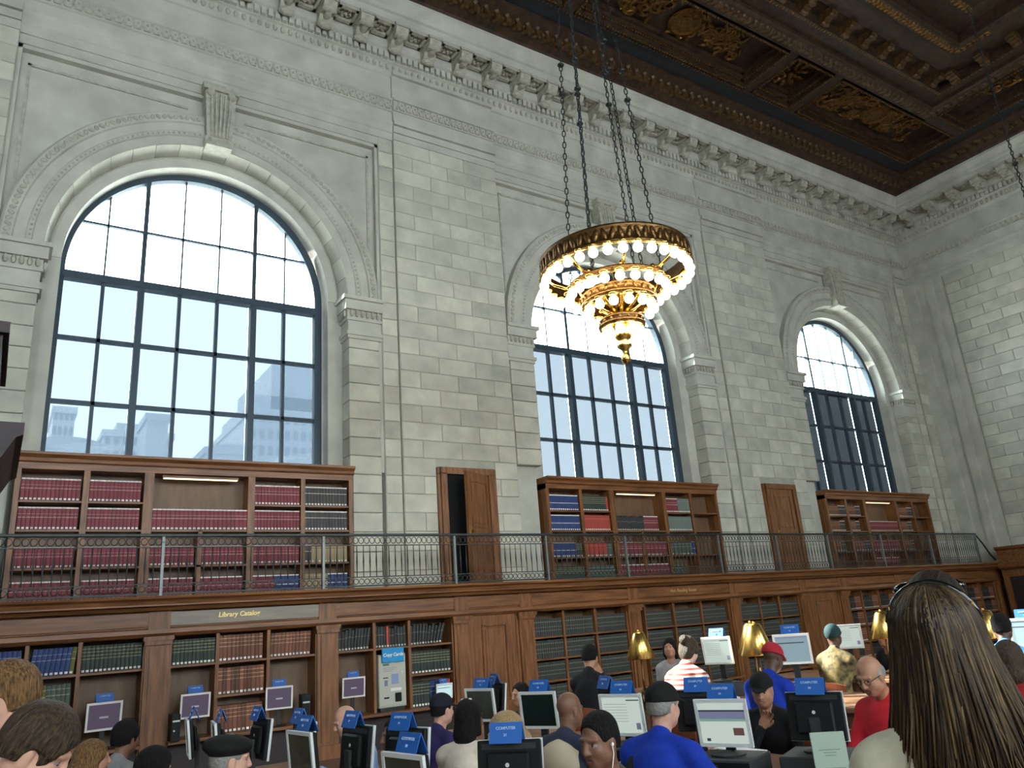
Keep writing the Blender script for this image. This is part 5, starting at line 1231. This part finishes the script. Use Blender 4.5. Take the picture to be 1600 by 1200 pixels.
P('brown-haired person leaning in at the lower left corner', .17,3.10,95,1.49,C_('dark_brown',(.03,.022,.02)),'fair',('mop','brown'),pose='down',lean=16,hyaw=10,hpitch=-34,stand=True,res=.012)
P('auburn-haired person with a pale collar at the left frame edge', .07,3.72,-75,1.64,WHT,'fair',('mop','red'),pose='down',lean=6,hyaw=-10,hpitch=-6,stand=True,res=.012)
P('black-haired reader before the first ledge monitor', 1.06,7.72,60,1.10,GRY,'brown',('afro','black'),pose='type',lean=10,hpitch=-6,seat='wooden chair under the black-haired reader by the ledge')
P('auburn long-haired reader behind the lower left heads', .70,6.55,80,1.09,BLK,'tan',('long','red'),pose='type',lean=8,seat='wooden chair under the auburn long-haired reader')
P('dark-haired reader low beside the oak pilaster', .98,5.85,70,1.05,BLK,'tan',('afro','black'),pose='type',lean=14,hpitch=-8,seat='wooden chair under the low dark-haired reader')
P('grey-haired man in a black beret at the bottom edge', 1.20,4.86,72,1.17,C_('grey_jacket',(.06,.06,.065)),'fair',('crew','grey'),('beret',CAPB),pose='type',lean=8,hyaw=20,hpitch=-6,res=.011,seat='wooden chair under the man in the beret')
P('blond-haired person at the bottom edge right of the beret', 1.18,3.98,90,1.07,OLV,'fair',('short','blond'),pose='type',lean=16,hpitch=-25,seat='wooden chair under the blond person at the bottom edge')
P('reader in a teal beanie and patterned shirt before the tilted screen', 8.40,6.06,78,1.37,BLK,'dark',None,('beanie',TEALB),pose='type',lean=10,stripe=camo(),seat='wooden chair under the reader in the beanie')
P('dark-clothed reader beyond the tilted pale screen', 10.15,6.55,-80,1.26,BLK,'tan',('short','black'),pose='type',lean=10,seat='wooden chair under the dark-clothed far reader')
P('reader in a sky blue shirt at the right frame edge', 8.28,4.08,70,1.40,SKY_,'dark',('short','black'),pose='type',lean=16,hpitch=-10,seat='wooden chair under the reader in sky blue')
P('reader in a dark red top at the right, behind the long-haired woman', 6.10,3.00,80,1.28,DRD,'fair',('bob','brown'),pose='type',lean=8,seat='wooden chair under the reader in dark red')
# ---- woman in the foreground
wf, _, hcf, rhf = P('woman with long brown hair and sunglasses pushed up, seen from behind', 1.80,1.03,60,1.655,BGE,'fair',None,pose='down',lean=2,hyaw=4,hpitch=4,stand=True,res=.012)
def long_hair(parent, hc, rh):
    rg = random.Random(5); f = Field((-.22,-.24,-.62), (.28,.16,.17), .009)
    f.ell((0,-.020,.040), (.088,.108,.098)); f.ell((0,-.055,-.04), (.092,.070,.11), k=.04)
    f.cap((-.03,-.065,-.08), (-.09,-.075,-.55), .062, .062, k=.05); f.cap((.04,-.06,-.08), (.12,-.075,-.50), .062, .066, k=.05)
    for s_ in (-1,1): f.cap((s_*.068,.0,.02), (s_*.085,-.02,-.20), .030, .035, k=.03)
    f.ell((.01,.025,.090), (.066,.062,.080), k=.03)
    f.ell((0,.110,-.035), (.066,.085,.11), sub=True)
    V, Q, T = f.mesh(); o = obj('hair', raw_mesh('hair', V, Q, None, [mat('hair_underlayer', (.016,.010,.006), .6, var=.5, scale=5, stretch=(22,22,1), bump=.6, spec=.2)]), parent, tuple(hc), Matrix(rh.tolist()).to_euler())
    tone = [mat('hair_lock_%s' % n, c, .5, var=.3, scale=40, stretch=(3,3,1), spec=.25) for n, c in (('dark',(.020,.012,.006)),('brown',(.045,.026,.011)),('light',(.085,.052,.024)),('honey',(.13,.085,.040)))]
    q = MB(); nl = 1000
    for i in range(nl):
        a = rg.uniform(-2.05,2.05); el0 = rg.uniform(.15,1.5)                      # root on the skull, a = 0 at the back
        L_ = rg.uniform(.48,.68); sx = math.sin(a); ph = rg.uniform(0,6.3); am = rg.uniform(.004,.020); out = rg.uniform(.0,.016); pts = []; rs = []; n = 16; w0 = rg.uniform(6,11); off = rg.uniform(-.02,.035)
        for j in range(n):
            t = j/(n-1)
            if t < .3:
                el = el0*(1-t/.3); r_ = 1.03+out*2; x = .090*r_*math.cos(el)*sx; y = -.020-.110*r_*math.cos(el)*math.cos(a); z = .040+.099*r_*math.sin(el)
            else:
                u = (t-.3)/.7; x = (.090*(1.03+out*2))*sx+(.11*sx+.005+off)*u**1.2+am*math.sin(ph+u*w0)*u; y = -.020-.110*(1.03+out*2)*math.cos(a)-.030*math.sin(min(u*2,1)*1.57)*(1 if math.cos(a) > 0 else .2)+am*math.cos(ph+u*w0*.9)*u; z = .040-L_*u*(1-.05*sx)
            pts.append((x,y,z)); rs.append(.0012+.0030*math.sin(min(1,t*1.3+.12)*3.0))
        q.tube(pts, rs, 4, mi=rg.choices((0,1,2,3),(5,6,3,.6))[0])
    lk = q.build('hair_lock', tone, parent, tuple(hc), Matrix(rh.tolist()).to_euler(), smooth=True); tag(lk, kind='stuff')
    # sunglasses on the crown
    q = MB(); q.tube([(.094*math.sin(s), -.035, .040+.104*math.cos(s)) for s in np.linspace(-1.35,1.35,17)], .0075, 8)
    for s_ in (-1,1):
        q.tube([(s_*.092,-.035,.063),(s_*.093,.0,.050),(s_*.090,.06,.05)], .005, 6)
        q.ball((s_*.045,.060,.125), (.034,.020,.018), 10, 6)
    sg = q.build('sunglasses', mat('glossy_black', (.006,.006,.007), .08), parent, tuple(hc), Matrix(rh.tolist()).to_euler(), smooth=True)
    q = MB()
    for s_ in (-1,1): q.ball((s_*.083,-.045,.092), (.003,.003,.007), 6, 4)
    q.build('gilt_hinge', BRASS, sg)
long_hair(wf, hcf, rhf)
q = MB(); hx_, hy_, hz_ = hcf; q.tube([(-.175,hy_-.20,hz_-.55),(-.180,hy_-.175,hz_-.40),(-.175,hy_-.12,hz_-.290),(-.165,hy_-.03,hz_-.255),(-.15,hy_+.05,hz_-.33)], .024, 8); q.build('bag_strap', NAVY, wf)
